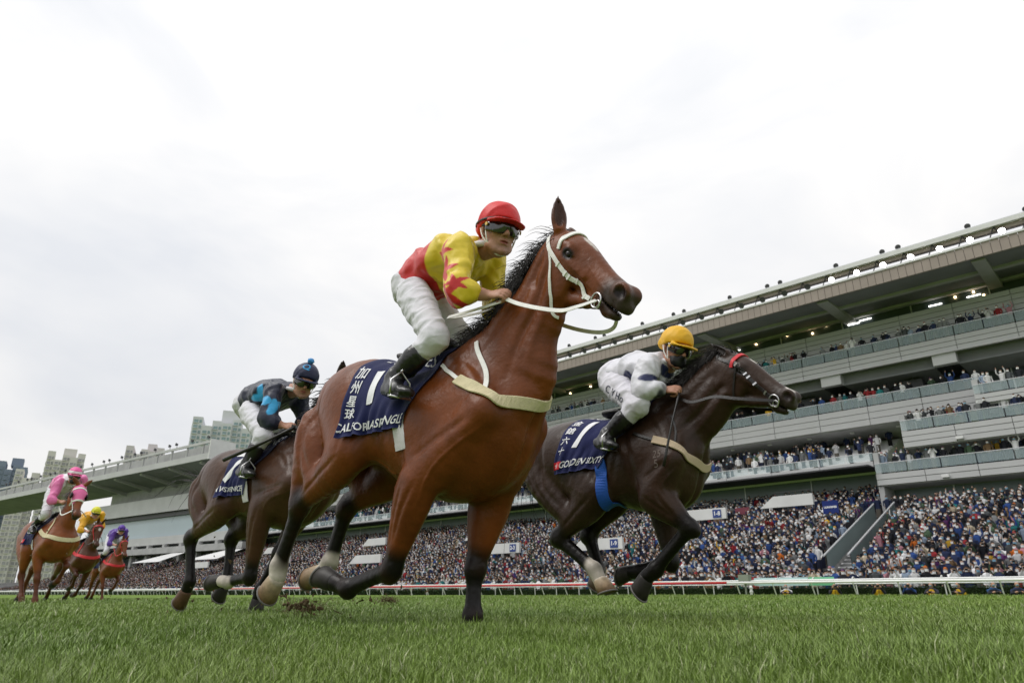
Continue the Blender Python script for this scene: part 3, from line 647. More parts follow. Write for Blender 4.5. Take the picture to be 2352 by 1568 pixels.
def muscle_lines(S, hf):
    L = []; W = np.array(S['withers']); N = S['neck']; A = lambda *a: np.array(a); T = S['torso']
    for g in (1,-1):
        d = 'L' if g > 0 else 'R'; F = S['fore'+d]; H = S['hind'+d]; Sh, E, K, Fe = (np.array(F[k]) for k in ('shoulder','elbow','knee','fetlock')); Hp, St, Ho, Bu = (np.array(H[k]) for k in ('hip','stifle','hock','buttock'))
        L += [([W+A(.14,g*.1,-.16), (W+Sh)/2+A(.13,g*.1,0), Sh+A(.06,g*.04,.08)], -.014, .030), ([W+A(.0,g*.16,-.14), W*.5+Sh*.5+A(0,g*.12,0), Sh+A(-.03,g*.06,.12)], -.008, .022),
              ([W+A(-.17,g*.2,-.22), W*.4+E*.6+A(-.13,g*.1,0), E+A(-.10,g*.06,.04)], -.013, .028), ([Sh+A(.0,g*.1,-.02), (Sh+E)/2+A(0,g*.1,.05), E+A(-.05,g*.1,.10)], -.011, .024),
              ([E+A(.06,g*.06,.0), E*.6+K*.4+A(.02,g*.08,0), E*.25+K*.75+A(0,g*.06,0)], -.008, .015), ([E+A(-.03,g*.1,-.02), E*.6+K*.4+A(-.03,g*.08,0), E*.2+K*.8+A(-.02,g*.06,0)], -.006, .012),
              ([Hp+A(.26,g*.1,.02), (Hp+St)/2+A(.18,g*.1,0), St+A(.08,g*.06,.02)], -.014, .032), ([Hp+A(-.12,g*.12,.1), (Hp+Ho)/2+A(-.10,g*.12,.08), St*.45+Ho*.55+A(-.06,g*.06,.04)], -.013, .026), ([Hp+A(-.25,g*.1,.1), Bu*.7+Ho*.3+A(.02,g*.1,.06), St*.3+Ho*.7+A(-.07,g*.04,.04)], -.009, .02),
              ([St+A(.0,g*.1,-.03), St*.5+Ho*.5+A(.01,g*.08,0), St*.2+Ho*.8+A(0,g*.06,0)], -.007, .014)]
        for i in range(6): x = -.22-i*.075; L.append(([A(W[0]+x+.05,g*.3,1.30), A(W[0]+x,g*.33,1.12), A(W[0]+x-.05,g*.3,.97)], -.0045, .018))
        st = [np.array(r) for r in N[1:]]; lo = []; up = []; md = []
        for i in range(len(st)):
            a = st[max(i-1,0)]; b = st[min(i+1,len(st)-1)]; t = nrm((b-a)[:3]); u = nrm(np.cross(t, (0,-1,0))); u = u if u[0] < 0 else -u
            lo.append(st[i][:3]-u*st[i][4]*.42+A(0,g*.2,0)); up.append(st[i][:3]+u*st[i][4]*.35+A(0,g*.2,0)); md.append(st[i][:3]-u*st[i][4]*.72+A(0,g*.12,0))
        L += [(lo, -.015, .024), (up, -.010, .03), (md, .007, .02)]
        L += [([E+A(-.15,g*.1,-.02), A(W[0]-.35,g*.2,T[4][2]-.27), A(W[0]-.55,g*.2,T[3][2]-.22)], .006, .010), ([Sh+A(.05,g*.03,-.05), E*.7+Sh*.3+A(.06,g*.05,-.02), E*.7+K*.3+A(.05,g*.02,0)], .006, .009)]
        Th, s = hf[0], hf[4]
        L += [([Th(.2,g*.1,-.02), Th(.3,g*.1,-.06), Th(.40,g*.08,-.085)], .005*s, .008), ([Th(.3,g*.08,.02), Th(.42,g*.08,-.02), Th(.5,g*.08,-.04)], .004*s, .007), ([Th(-.01,g*.1,-.06), Th(.02,g*.1,-.16), Th(.1,g*.09,-.23)], -.009*s, .018), ([Th(.05,g*.09,.07), Th(.09,g*.1,.075), Th(.12,g*.09,.08)], -.009*s, .018)]
    c = np.array(S['chest']); L.append(([c+A(.08,0,.1), c+A(.06,0,-.12), c+A(-.1,0,-.33)], -.02, .024))
    return L

def build_horse(S):
    """S: pose and colours in the horse's own frame (x forward, y to its left, z up)"""
    root = empty('horse', S['loc'], R(-S['ang']), S['label'], 'horse', 'race horses galloping on the turf')
    q = []
    T = S['torso']; Wt = S['withers']
    q.append(Tube(T, k=.05, sub=4, cap=.75))
    for g in (1,-1):
        for key, kind in (('fore','fore'),('hind','hind')):
            J = S[key+('L' if g > 0 else 'R')]
            q += leg_prims(S, kind, J, g)
    # pectorals, withers ridge, hip points
    ch = S['chest']
    for g in (1,-1):
        J = S['fore'+('L' if g > 0 else 'R')]
        q.append(Tube([(ch[0]-.02, g*.06, ch[2]+.04,.07,.09), (*lerp((ch[0]-.06,g*.09,ch[2]-.1), J['elbow'],.35),.075,.085), (*lerp(J['elbow'],J['knee'],.12),.05,.06)], k=.05))
        J = S['hind'+('L' if g > 0 else 'R')]
        q.append(Blob(lerp(J['hip'],(T[2][0],0,T[2][2]),.5), (.2,.12,.17), k=.1))
        q.append(Tube([(*lerp(J['stifle'],(J['stifle'][0]+.15,g*.1,J['stifle'][2]+.05),.5),.05,.07), (J['stifle'][0]+.28,g*.14,J['stifle'][2]+.07,.03,.05)], k=.1))  # flank fold
    q.append(Tube(S['ridge'], k=.07, sub=3))
    q.append(Tube(S['neck'], k=.07, sub=4))
    q += S.get('extra_add', lambda S: [])(S) if callable(S.get('extra_add')) else []
    for a in S.get('blobs', []): q.append(Blob(*a[:2], **a[2]))
    for a in S.get('tubes', []): q.append(Tube(a[0], **a[1]))
    hf = head_frame(S['poll'], S['muzzle'], S['hup'])
    q += head_prims(hf, S.get('ears'), S['vox'] < .013)
    v, f = sculpt(q, S['vox']); v = relax(v, f, 8, [S['poll'], lerp(S['poll'],S['muzzle'],.5), S['muzzle']], .3); v = carve(v, f, muscle_lines(S, hf)) if S['vox'] < .014 else v; me = mesh_from('horse_body', v, f)
    # colours
    base = S['coat']; coats = list(S.get('coats', [])); Th = hf[0]; s = hf[4]; dk = S['points']
    for key in ('foreL','foreR','hindL','hindR'):
        J = S[key]; K = J['knee'] if key[0] == 'f' else J['hock']; up_ = J['elbow'] if key[0] == 'f' else J['stifle']
        coats.append((Tube([av(lerp(K,up_,.10),.085), av(K,.085), av(J['fetlock'],.085), av(J['coronet'],.085), (*(np.array(J['coronet'])*2-np.array(J['fetlock'])),.08)]), dk, .09))
        if J.get('sock'): coats.append((Tube([av(lerp(J['fetlock'],J['coronet'],J['sock']),.055), (*(np.array(J['coronet'])*1.6-np.array(J['fetlock'])*.6),.065)], sub=1), (.52,.47,.40), .03))
    coats.append((Tube([(*Th(.52,0,-.04),.085*s), (*Th(.62,0,-.05),.085*s)]), S['muzcol'], .08))
    for g in (-1,1):
        coats.append((Blob(Th(.580,g*.058,.0), (.034*s,.028*s,.026*s), hf[1], hf[2]), (.012,.006,.005), .012))
        coats.append((Blob(Th(.162,g*.09,.004), (.036*s,.03*s,.027*s), hf[1], hf[2]), dk, .018))
    for g, tip in zip((1,-1), S.get('ears') or ((-.12,.075,.20),(-.12,-.075,.20))):
        coats.append((Tube([(*Th(*lerp((-.045,g*.05,.06),tip,.3)),.04*s), (*Th(*tip),.035*s)]), lerp(base,dk,.75), .04))
    for a in S.get('marks', []): coats.append((Blob(Th(*a[1]), [x*s for x in a[2]], hf[1], hf[2]), (.55,.50,.45), .010))
    paint(me, v, base, coats)
    body = link('body', me, M_COAT, root)
    if S.get('hood'):
        q = grow(head_prims(hf, None, False)[:-2], 1.05); q.append(Cut(Th(.33,0,0), hf[1]+hf[3]*.25, .01)); q.append(Cut(Th(.0,0,-.02), -hf[1]-hf[3]*.5, .01))
        hv, hfc = sculpt(q, .014); hm = mesh_from('hood', hv, hfc); hd_ = link('hood', hm, M_HOOD, root)
        for g in (-1,1): vv, ff = sculpt([Blob(Th(.165,g*.112,.0), (.06,.02,.055), hf[1], hf[2])], .01); link('blinker_cup', mesh_from('blinker_cup', vv, ff), M_EYE, hd_)
        hb = bvh_of(hv, hfc); strap(hb, [Th(.30,-.11,-.16),Th(.29,-.12,-.02),Th(.31,-.06,.07),Th(.32,0,.09),Th(.31,.06,.07),Th(.29,.12,-.02),Th(.30,.11,-.16)], .03, .01, M_WHITE, 'trim', hd_)
    bvh = BVHTree.FromPolygons([tuple(x) for x in v], f.tolist())
    for key in ('foreL','foreR','hindL','hindR'):
        J = S[key]
        hm, shoe = hoof_mesh(J['coronet'], J['sole'], J['toe'], J['horn'], S['vox'] < .013)
        ho = link('hoof', hm, M_HOOF, root)
        if shoe: shoe.build('horseshoe', M_SHOE, ho, True)
    for g in (-1,1):
        b = Blob(Th(.163,g*.0795,.004), (.0235*s,.0165*s,.0175*s), hf[1], hf[2]); vv, ff = sculpt([b], .0035 if S['vox'] < .013 else .008)
        link('eye', mesh_from('eye', vv, ff), M_EYE, root)
    return root, bvh, hf

# ---------------------------------------------------------------- cloth, straps and lettering laid on a body
def near(bvh, p, off=0.):
    h = bvh.find_nearest(Vector(p)); return np.array(h[0])+np.array(h[1])*off, np.array(h[1])

def strap(bvh, pts, width, thick, m, name, parent, off=.002, sub=6, snap=True, normal=None):
    """flat band following points on the body's surface"""
    P = spline([list(p) for p in pts], sub); Q = []; N = []
    for p in P:
        if snap and bvh: a, n = near(bvh, p, off+thick/2)
        else: a, n = np.array(p), nrm(normal if normal is not None else (0,-1,0))
        Q.append(a); N.append(n)
    Q = np.array(Q); N = np.array(N)
    if snap:
        for _ in range(2): Q[1:-1] = (Q[:-2]+2*Q[1:-1]+Q[2:])/4; N[1:-1] = N[:-2]+2*N[1:-1]+N[2:]
    T = np.gradient(Q, axis=0); rings = []
    for q, n, t in zip(Q, N, T):
        t = nrm(t); s = nrm(np.cross(t, n)); n = np.cross(s, t); w, h = width/2, thick/2
        rings.append([q+s*a*w+n*b*h for a, b in ((-1,-.6),(-.9,-1),(.9,-1),(1,-.6),(1,.6),(.9,1),(-.9,1),(-1,.6))])
    b = MB(); b.loft(rings); return b.build(name, m, parent, False)

class Cloth:
    """sheet hung over the back: u = 0 front .. 1 rear, v = -1 left hem .. 0 spine .. 1 right hem"""
    def __init__(s, bvh, front, rear, ang, zc, off=.012, flut=.03, seed=1, nu=44, nv=70, wav=5):
        rg = np.random.default_rng(seed); ph = rg.random(6)*6.28; s.nu, s.nv = nu, nv; G = np.zeros((nu+1, nv+1, 3)); NN = np.zeros_like(G)
        for i in range(nu+1):
            for j in range(nv+1):
                u = i/nu; v = -1+2*j/nv; a = abs(v)
                f = np.interp(a, *front)*(1-u)+np.interp(a, *rear)*u
                th = ang*v; d = V3(0, -math.sin(th), math.cos(th)); c = V3(f, 0, zc)
                h = bvh.ray_cast(Vector(c+d*1.2), Vector(-d))
                G[i,j] = np.array(h[0]) if h[0] is not None else c+d*.3
        for _ in range(3): G[1:-1,1:-1] = (G[:-2,1:-1]+G[2:,1:-1]+G[1:-1,:-2]+G[1:-1,2:]+2*G[1:-1,1:-1])/6
        gu = np.gradient(G, axis=0); gv = np.gradient(G, axis=1); NN = np.cross(gv, gu); NN /= np.linalg.norm(NN, axis=2, keepdims=True)+1e-9
        out = G-V3(0,0,zc)[None,None]*np.array((0,0,1)); sgn = np.sign((NN*np.array(G-np.array([0,0,zc]))*np.array([0,1,1])).sum(2, keepdims=True)); NN *= np.where(sgn == 0, 1, sgn)
        U = np.linspace(0,1,nu+1)[:,None]; A = np.abs(np.linspace(-1,1,nv+1))[None,:]
        w = np.clip((A-.3)/.7, 0, 1)**1.4*(.25+.75*U)
        fl = (np.sin(U*wav*4.4+A*3.2+ph[0])*.55+np.sin(U*wav*8-A*4+ph[1])*.35+.7)*flut*w+np.maximum(0, np.sin(U*11+A*7+ph[2]))**2*.008*np.clip(A*2,0,1)+(np.sin(U*19+A*14+ph[2])*np.sin(U*27-A*6+ph[3]))*.003
        s.G = G+NN*(off+fl)[:,:,None]; gu = np.gradient(s.G, axis=0); gv = np.gradient(s.G, axis=1); n2 = np.cross(gv, gu); n2 /= np.linalg.norm(n2, axis=2, keepdims=True)+1e-9
        n2 *= np.sign((n2*NN).sum(2, keepdims=True)); s.N = n2
    def at(s, u, v, off=0.):
        x = np.clip(u, 0, 1)*s.nu; y = (np.clip(v, -1, 1)+1)/2*s.nv; i = min(int(x), s.nu-1); j = min(int(y), s.nv-1); a, b = x-i, y-j
        f = lambda M: M[i,j]*(1-a)*(1-b)+M[i+1,j]*a*(1-b)+M[i,j+1]*(1-a)*b+M[i+1,j+1]*a*b
        return f(s.G)+nrm(f(s.N))*off
    def build(s, m, parent):
        b = MB(); nu, nv = s.nu, s.nv
        V = list(s.G.reshape(-1,3))+list((s.G-s.N*.004).reshape(-1,3)); k = (nu+1)*(nv+1); I = lambda i,j: i*(nv+1)+j; F = []
        for i in range(nu):
            for j in range(nv): F += [(I(i,j),I(i,j+1),I(i+1,j+1),I(i+1,j)), (k+I(i,j),k+I(i+1,j),k+I(i+1,j+1),k+I(i,j+1))]
        for i in range(nu):
            for j in (0,nv): F.append((I(i,j),I(i+1,j),k+I(i+1,j),k+I(i,j)))
        for j in range(nv):
            for i in (0,nu): F.append((I(i,j),I(i,j+1),k+I(i,j+1),k+I(i,j)))
        b.add(V, F); return b.build('saddlecloth', m, parent, True)
    def lettering(s, txt, uv, size, m, parent, ang=0., sx=1., bold=0., name='lettering', data=None):
        """flat print: text x runs towards -u (the front), y up towards the spine; size in u units, v scaled to match"""
        v, f = data or text_mesh(txt, 1., bold); v, f = refine(v, f, .022/size); L = np.linalg.norm(s.at(.6,.6)-s.at(.4,.6))/.2; W = np.linalg.norm(s.at(.5,.7)-s.at(.5,.5))/.2
        c, si = math.cos(ang), math.sin(ang); b = MB(); V = []
        for x, y, _ in v:
            X = (x*sx*c-y*si)*size; Y = (x*sx*si+y*c)*size; V.append(s.at(uv[0]-X/L, uv[1]-Y/W, .0045))
        b.add(V, f); return b.build(name, m, parent)

# ---------------------------------------------------------------- riders
M_SKIN = mat('skin', rough=.5, spec=.35, attr='Col', var=.08, vscale=40, bump=.15, bscale=160)
M_SILK = mat('silk', rough=.42, spec=.4, attr='Col', bump=.5, bscale=16, sheen=.15, bdet=4)
M_BREECH = mat('white_breeches', (.74,.73,.78), .7, .3, attr='Col', bump=.45, bscale=22, bdet=4)
M_BREECH2 = mat('white_collar', (.74,.73,.76), .8, .2)
M_BOOT = mat('black_boot_leather', (.012,.012,.013), .28, .5, bump=.5, bscale=26, bdet=3)
M_CAP = mat('cap_cloth', rough=.5, spec=.35, attr='Col', bump=.5, bscale=24, bdet=3)
M_LENS = mat('dark_lens', (.01,.01,.012), .08, .6, coat=1)
M_GOLDM = mat('gold_disc', (.6,.42,.12), .35, .5, metal=.6)
M_BLACK = mat('black_rubber', (.012,.012,.013), .5, .4)
M_WHITE = mat('white_strap', (.78,.77,.74), .5, .4, var=.06, vscale=30, bump=.15, bscale=120)
M_NAVY = mat('navy_cloth', (.010,.014,.075), .8, .2, bump=.3, bscale=300, sheen=.1)
M_RED = mat('red_print', (.55,.02,.03), .6, .3)
M_LBLUE = mat('light_blue_print', (.05,.32,.62), .6, .3)
M_INK = mat('dark_print', (.015,.018,.06), .7, .2)
M_GREY = mat('clipped_mark', (.16,.13,.115), .8, .2)
M_LEATHER = mat('black_leather', (.014,.012,.011), .4, .45, bump=.2, bscale=90)

MATS = dict(white=M_PRINT, red=M_RED, lblue=M_LBLUE, ink=M_INK, grey=M_GREY)

def wrinkle(v, f, amp, freq, seed=0, aniso=(1,1,1)):
    """cloth folds: ridged waves along the normals"""
    me = mesh_from('tmp', v, f); n = np.empty(len(v)*3, np.float32); me.vertex_normals.foreach_get('vector', n); n = n.reshape(-1,3); bpy.data.meshes.remove(me)
    rg = np.random.default_rng(seed); d = np.zeros(len(v)); P = v*np.array(aniso)
    w = np.stack([np.sin(P@(rg.normal(size=3)*freq*.5)+rg.random()*6) for _ in range(3)], 1)*.9
    for _ in range(5):
        k = rg.normal(size=3); k = k/np.linalg.norm(k)*freq*(.7+rg.random()*.8)
        d += (.5+.5*np.sin(P@k+w@rg.normal(size=3)+rg.random()*6))**3*rg.random()
    return v+n*((d-d.mean())*amp)[:,None]

def hand_prims(W, d, back, thumb):
    """a closed hand: four curled fingers of unequal length and a thumb against them"""
    d = nrm(d); bk = np.asarray(back, float); bk = nrm(bk-(bk@d)*d); s = np.cross(d, bk); s = s if s@np.asarray(thumb, float) > 0 else -s; W = np.array(W); q = []
    T = lambda a,b,c: W+d*a+s*b+bk*c
    q.append(Tube([(*T(-.02,0,0),.027,.02), (*T(.02,0,0),.03,.019), (*T(.055,0,.002),.039,.017), (*T(.085,-.001,.003),.04,.015)], side=s, k=.012))
    for i, (o, L) in enumerate(((.030,.95),(.010,1.05),(-.011,1.),(-.030,.82))):
        r = (.0102,.0105,.0098,.0088)[i]
        q.append(Tube([(*T(.075,o,.004),r*1.05), (*T(.075+.036*L,o*1.05,-.002),r), (*T(.075+.044*L,o*1.05,-.026*L),r*.95), (*T(.075+.012*L,o,-.043*L),r*.9), (*T(.062,o,-.036*L),r*.8)], k=.004, sub=2, soft=0))
    q.append(Tube([(*T(.015,.026,-.008),.016), (*T(.045,.044,-.018),.0125), (*T(.08,.04,-.03),.011), (*T(.10,.026,-.034),.009)], k=.008, sub=2, soft=0))
    return q

def head_parts(J):
    x = nrm(J['face']); z = np.asarray(J['hup'], float); z = nrm(z-(z@x)*x); y = np.cross(z, x); C = np.array(J['head'])
    k = J.get('hs', 1.); return (lambda a,b,c: tuple(C+(x*a+y*b+z*c)*k)), x, y, z

def person_head(T, x, y):
    q = [Blob(T(-.012,0,.03), (.098,.078,.098), x, y, k=.03), Blob(T(.03,0,-.045), (.066,.06,.085), x, y, k=.03), Blob(T(.078,0,-.108), (.022,.024,.018), x, y, k=.02),
         Tube([(*T(.086,0,.022),.009,.009), (*T(.108,0,-.012),.0105,.011), (*T(.116,0,-.026),.013,.012)], side=y, k=.012, sub=2, soft=0),
         Blob(T(.10,.013,-.03), (.011,.008,.008), x, y, k=.008), Blob(T(.10,-.013,-.03), (.011,.008,.008), x, y, k=.008),
         Blob(T(.088,0,-.058), (.014,.023,.0065), x, y, k=.007), Blob(T(.086,0,-.071), (.014,.021,.0075), x, y, k=.007), Blob(T(.095,0,-.0645), (.016,.026,.0022), x, y, k=.004, sub_op=True),
         Blob(T(.076,0,.03), (.024,.055,.014), x, y, k=.02)]
    for g in (-1,1):
        q += [Blob(T(.062,g*.04,-.022), (.026,.022,.02), x, y, k=.025), Blob(T(.082,g*.03,.008), (.02,.02,.013), x, y, k=.014, sub_op=True), Blob(T(.074,g*.03,.006), (.013,.0135,.012), x, y, k=.003),
              Tube([(*T(-.005,g*.074,.018),.007,.012), (*T(-.012,g*.083,.01),.006,.018), (*T(-.008,g*.08,-.018),.006,.012), (*T(.002,g*.072,-.034),.006,.008)], side=y, k=.008, soft=0),
              Tube([(*T(-.03,g*.03,-.09),.02), (*T(.03,g*.05,-.075),.02), (*T(.062,g*.03,-.10),.018)], k=.02, soft=0)]
    return q

def coat_of(c):
    k = c[0]
    if k == 'tube': return (Tube(c[1]), c[2], c[3])
    if k == 'blob': return (Blob(c[1], c[2], k=.01), c[3], c[4] if len(c) > 4 else .008)
    if k == 'star':
        _, ctr, r, rot, col = c[:5]; ctr = np.array(ctr, float)
        def f(P):
            q = P-ctr; a = q[:,0]; b = q[:,2]; th = np.arctan2(b, a)-rot; n = 5; rad = np.hypot(a, b)
            t = np.abs((th/(2*math.pi/n)) % 1-.5)*2; R_ = r*(.38+.62*t**1.6)
            return np.where(np.abs(q[:,1]) < .1, rad-R_, 1.)
        return (f, col, .006)
    if k == 'half':
        p, n_ = np.array(c[1]), nrm(c[2]); return ((lambda P: (P-p)@n_), c[3], c[4])

def decal(bvh, txt, c, xd, yd, size, m, name, parent, off=.002, bold=0., data=None, reach=None):
    v, f = data or text_mesh(txt, 1., bold); v, f = refine(v, f, .03/size); V = []; c = np.array(c, float); xd = nrm(xd); yd = nrm(yd); zd = np.cross(xd, yd)
    for x, y, _ in v:
        p = c+xd*x*size+yd*y*size; h = bvh.ray_cast(Vector(p+zd*.15), Vector(-zd), .4)
        if h[0] is None: h = bvh.find_nearest(Vector(p))
        V.append(np.array(h[0])+np.array(h[1])*off)
    b = MB(); b.add(V, f); return b.build(name, m, parent)

def bvh_of(v, f): return BVHTree.FromPolygons([tuple(x) for x in v], [tuple(x) for x in f])

def grow(q, k):
    for p in q:
        if isinstance(p, Tube): p.S[:,3:] *= k; m = p.S[:,3:].max(1)[:,None]; p.lo = (p.S[:,:3]-m).min(0); p.hi = (p.S[:,:3]+m).max(0)
        elif isinstance(p, Blob): p.r = p.r*k; p.lo = p.c-max(p.r); p.hi = p.c+max(p.r)
    return q

def build_jockey(J, loc, ang):
    root = empty('person', loc, R(-ang), J['label'], 'jockey', 'jockeys riding in the race'); vx = J.get('vox', .007); hi = vx < .009
    T, x, y, z = head_parts(J); hk = J.get('hs', 1.); q = grow(person_head(T, x, y), hk); nb = J['neck']; ch = J['chest']; wa = J['waist']; pe = J['pelvis']; sp = J.get('side', (0,1,0))
    q.append(Tube([av(nb,.062,.062), av(lerp(nb,T(-.02,0,-.07),.6),.054,.056), (*T(-.015,0,-.05),.055,.06)], side=y, k=.02))
    q.append(Tube([av(pe,.12,.09), av(wa,.12,.08), av(ch,.13,.09), av(nb,.06,.06)], side=sp, k=.02))
    for g in 'RL':
        sh, el, wr, hn = J['sh'+g], J['el'+g], J['wr'+g], J['hand'+g]; hp, kn, an = J['hip'+g], J['kn'+g], J['an'+g]
        q.append(Tube([av(sh,.045,.045), av(el,.036,.036)], k=.02)); q.append(Tube([av(el,.038,.04), av(lerp(el,wr,.35),.037,.04), av(wr,.024,.029)], k=.015))
        q += hand_prims(wr, *hn)
        q.append(Tube([av(hp,.06,.06), av(kn,.04,.04), av(lerp(kn,an,.8),.03,.03)], k=.02, sub=1))
    v, f = sculpt(q, min(vx,.006) if hi else vx); me = mesh_from('body', v, f); sk = J.get('skin', (.42,.215,.145))
    coats = [(Blob(T(.09,0,-.064), (.02,.025,.014), x, y), (.33,.10,.085), .008), (Blob(T(.05,0,.0), (.09,.07,.03), x, y), lerp(sk,(.5,.2,.14),.5), .05), (Blob(T(.06,0,-.1), (.05,.055,.035), x, y), lerp(sk,(.2,.13,.11),.35), .03)]
    paint(me, v, sk, coats); body = link('body', me, M_SKIN, root)
    # jersey
    q = [Tube([(*lerp(pe,wa,.25),.165,.135), av(wa,.175,.14), av(lerp(wa,ch,.5),.188,.142), av(ch,.19,.135), av(lerp(ch,nb,.55),.125,.095), av(lerp(ch,nb,.9),.075,.07)], side=sp, k=.03)]
    for g in 'RL':
        sh, el, wr = J['sh'+g], J['el'+g], J['wr'+g]; cu = lerp(el,wr,J.get('cuff'+g, .62))
        q.append(Tube([av(lerp(sh,ch,.35),.08,.085), av(sh,.083,.083), av(lerp(sh,el,.5),.072,.076), av(el,.067,.071), av(lerp(el,cu,.55),.059,.063), av(lerp(el,cu,.85),.051,.054), av(cu,.037,.039)], k=.035))
    v, f = sculpt(q, vx); v = wrinkle(wrinkle(v, f, J.get('wr', .015), 21, 3, (1,1.3,.8)), f, .006, 55, 9); me = mesh_from('jersey', v, f); paint(me, v, J['silk'], [coat_of(c) for c in J.get('silk_coats', [])])
    b = MB(); b.tube([np.array(nb)*.55+np.array(T(-.02,0,-.07))*.45+(y*math.cos(a)*.066+x*math.sin(a)*.07)*hk+z*.012*math.sin(a) for a in np.linspace(0,6.2832,25)], .019, 8, caps=False); b.build('collar', M_BREECH2, root, True)
    jer = link('jersey', me, M_SILK, root); JB = bvh_of(v, f)
    for dd in J.get('jersey_decals', []): decal(JB, *dd[0], MATS[dd[1]], dd[2], jer, **dd[3])
    # breeches and boots
    q = [Tube([av(lerp(pe,wa,.45),.135,.105), av(pe,.165,.14)], side=sp, k=.03), Blob(np.add(pe, J.get('bum', (-.07,0,.0))), (.12,.165,.125), k=.06)]
    for g in 'RL':
        hp, kn, an = J['hip'+g], J['kn'+g], J['an'+g]
        q.append(Tube([av(hp,.10,.108), av(lerp(hp,kn,.4),.089,.095), av(lerp(hp,kn,.8),.074,.08), av(kn,.067,.072)], k=.05)); q.append(Tube([av(kn,.066,.07), av(lerp(kn,an,.2),.057,.062), av(lerp(kn,an,.42),.05,.056)], k=.03))
    v, f = sculpt(q, vx); v = wrinkle(wrinkle(v, f, .0075, 28, 5, (.6,1,1.4)), f, .004, 60, 4); me = mesh_from('breeches', v, f); paint(me, v, (.64,.63,.68), [coat_of(c) for c in J.get('breech_coats', [])]); br = link('breeches', me, M_BREECH, root); JB = bvh_of(v, f)
    for dd in J.get('breech_decals', []): decal(JB, *dd[0], MATS[dd[1]], dd[2], br, **dd[3])
    for g in 'RL':
        kn, an, to, he = J['kn'+g], J['an'+g], J['toe'+g], J['heel'+g]; fd = nrm(np.subtract(to,he))
        q = [Tube([av(lerp(kn,an,J.get('boot_top', .33)),.060,.062), av(lerp(kn,an,.55),.058,.062), av(lerp(kn,an,.8),.044,.047), av(an,.042,.046)], k=.015),
             Tube([av(he,.033,.038), av(lerp(he,to,.3),.036,.042), av(lerp(he,to,.65),.044,.032), av(to,.034,.022)], k=.03), Tube([av(an,.04,.044), av(lerp(he,to,.4),.038,.04)], k=.03)]
        q.append(Cut(lerp(kn,an,J.get('boot_top', .33)+.02), np.subtract(kn,an)))
        v, f = sculpt(q, vx*.9); v = wrinkle(v, f, .0035, 45, 8, (1,1,1)); bo = link('boot', mesh_from('boot', v, f), M_BOOT, root)
    # cap with its peak, goggles, straps
    q = [Blob(T(-.016,0,.052), (.124,.104,.112), x, y, k=.01), Cut(T(0,0,.028), nrm(-z*.95+x*.12), .012)]
    if J.get('back', True): q.insert(1, Tube([(*T(-.085,.06,.02),.028), (*T(-.108,0,.012),.03), (*T(-.085,-.06,.02),.028)], k=.03)); q[-1] = Cut(T(0,0,.018), nrm(-z*.93-x*-.32), .012)
    pk = [Tube([(*T(.07,.085,.030),.014,.010), (*T(.115,.06,.030),.024,.008), (*T(.137,0,.032),.032,.008), (*T(.115,-.06,.030),.024,.008), (*T(.07,-.085,.030),.014,.010)], side=nrm(x), k=.02, soft=0)]
    q = q+pk
    q = grow(q, hk); v, f = sculpt(q, min(vx,.006) if hi else vx*.8); v = wrinkle(v, f, .003, 50, 11); me = mesh_from('cap', v, f); paint(me, v, J['cap'], [(Tube([(*T(-.2,0,.085),.0,.0), (*T(.2,0,.085),.0,.0)], sub=1) if False else (lambda P, c0=np.array(T(0,0,.075)), zz=z: np.abs((P-c0)@zz)-.022), (.75,.72,.75), .01)] if J.get('cap_coats2') else []); cap = link('cap', me, M_CAP, root); CB = bvh_of(v, f)
    for dd in J.get('cap_decals', []): decal(CB, dd[0], T(*dd[1]), np.array(x)*dd[2][0]+y*dd[2][1]+z*dd[2][2], np.array(x)*dd[3][0]+y*dd[3][1]+z*dd[3][2], dd[4], MATS[dd[5]], dd[6], cap, bold=.01)
    if J.get('pompom'): v, f = sculpt([Blob(T(-.02,0,.182), (.03,.03,.028), x, y)], .006); v = wrinkle(v, f, .004, 180, 2); me = mesh_from('pompom', v, f); paint(me, v, J['pompom'], []); link('pompom', me, M_CAP, cap)
    gq = [Tube([(*T(.045,.079,.008),.012,.030), (*T(.085,.054,.006),.012,.036), (*T(.106,.026,.002),.011,.034), (*T(.110,0,.008),.010,.022), (*T(.106,-.026,.002),.011,.034), (*T(.085,-.054,.006),.012,.036), (*T(.045,-.079,.008),.012,.030)], side=nrm(x), k=.01, soft=0)]
    gq[0].side = nrm(x)
    gq = grow(gq, hk); v, f = sculpt(gq, .005 if hi else .008); gg = link('goggles', mesh_from('goggles', v, f), M_LENS, root)
    if hi:
        for g in (-1,1): MB().tube([T(.058,g*.088,.012), T(.060,g*.094,.012)], .011, 10).build('emblem', M_GOLDM, gg)
    b = MB()
    for g in (-1,1):
        b.tube([T(.045,g*.082,.014), T(0,g*.09,.02), T(-.06,g*.088,.03), T(-.115,g*.05,.035)], .009, 6, flat=.35, side=z)
    b.build('strap', M_BLACK, gg, True)
    b = MB()
    for g in (-1,1):
        b.tube(spline([T(.03,g*.084,.03), T(.035,g*.078,-.03), T(.045,g*.058,-.085), T(.062,g*.022,-.122), T(.066,0,-.126)], 4), .0075, 6, flat=.4, side=x)
        b.tube(spline([T(-.04,g*.088,.03), T(0,g*.085,-.03), T(.035,g*.066,-.075)], 4), .0065, 6, flat=.4, side=x)
    b.build('chin_strap', J.get('strapm') or M_WHITE, root, True)
    if J.get('mask'): v, f = sculpt([Blob(T(.045,0,-.07), (.072,.068,.062), x, y, k=.01), Blob(T(.105,0,-.035), (.022,.02,.025), x, y, k=.02)], .006); v = wrinkle(v, f, .003, 60, 4); link('face_mask', mesh_from('face_mask', v, f), M_BLACK, root)
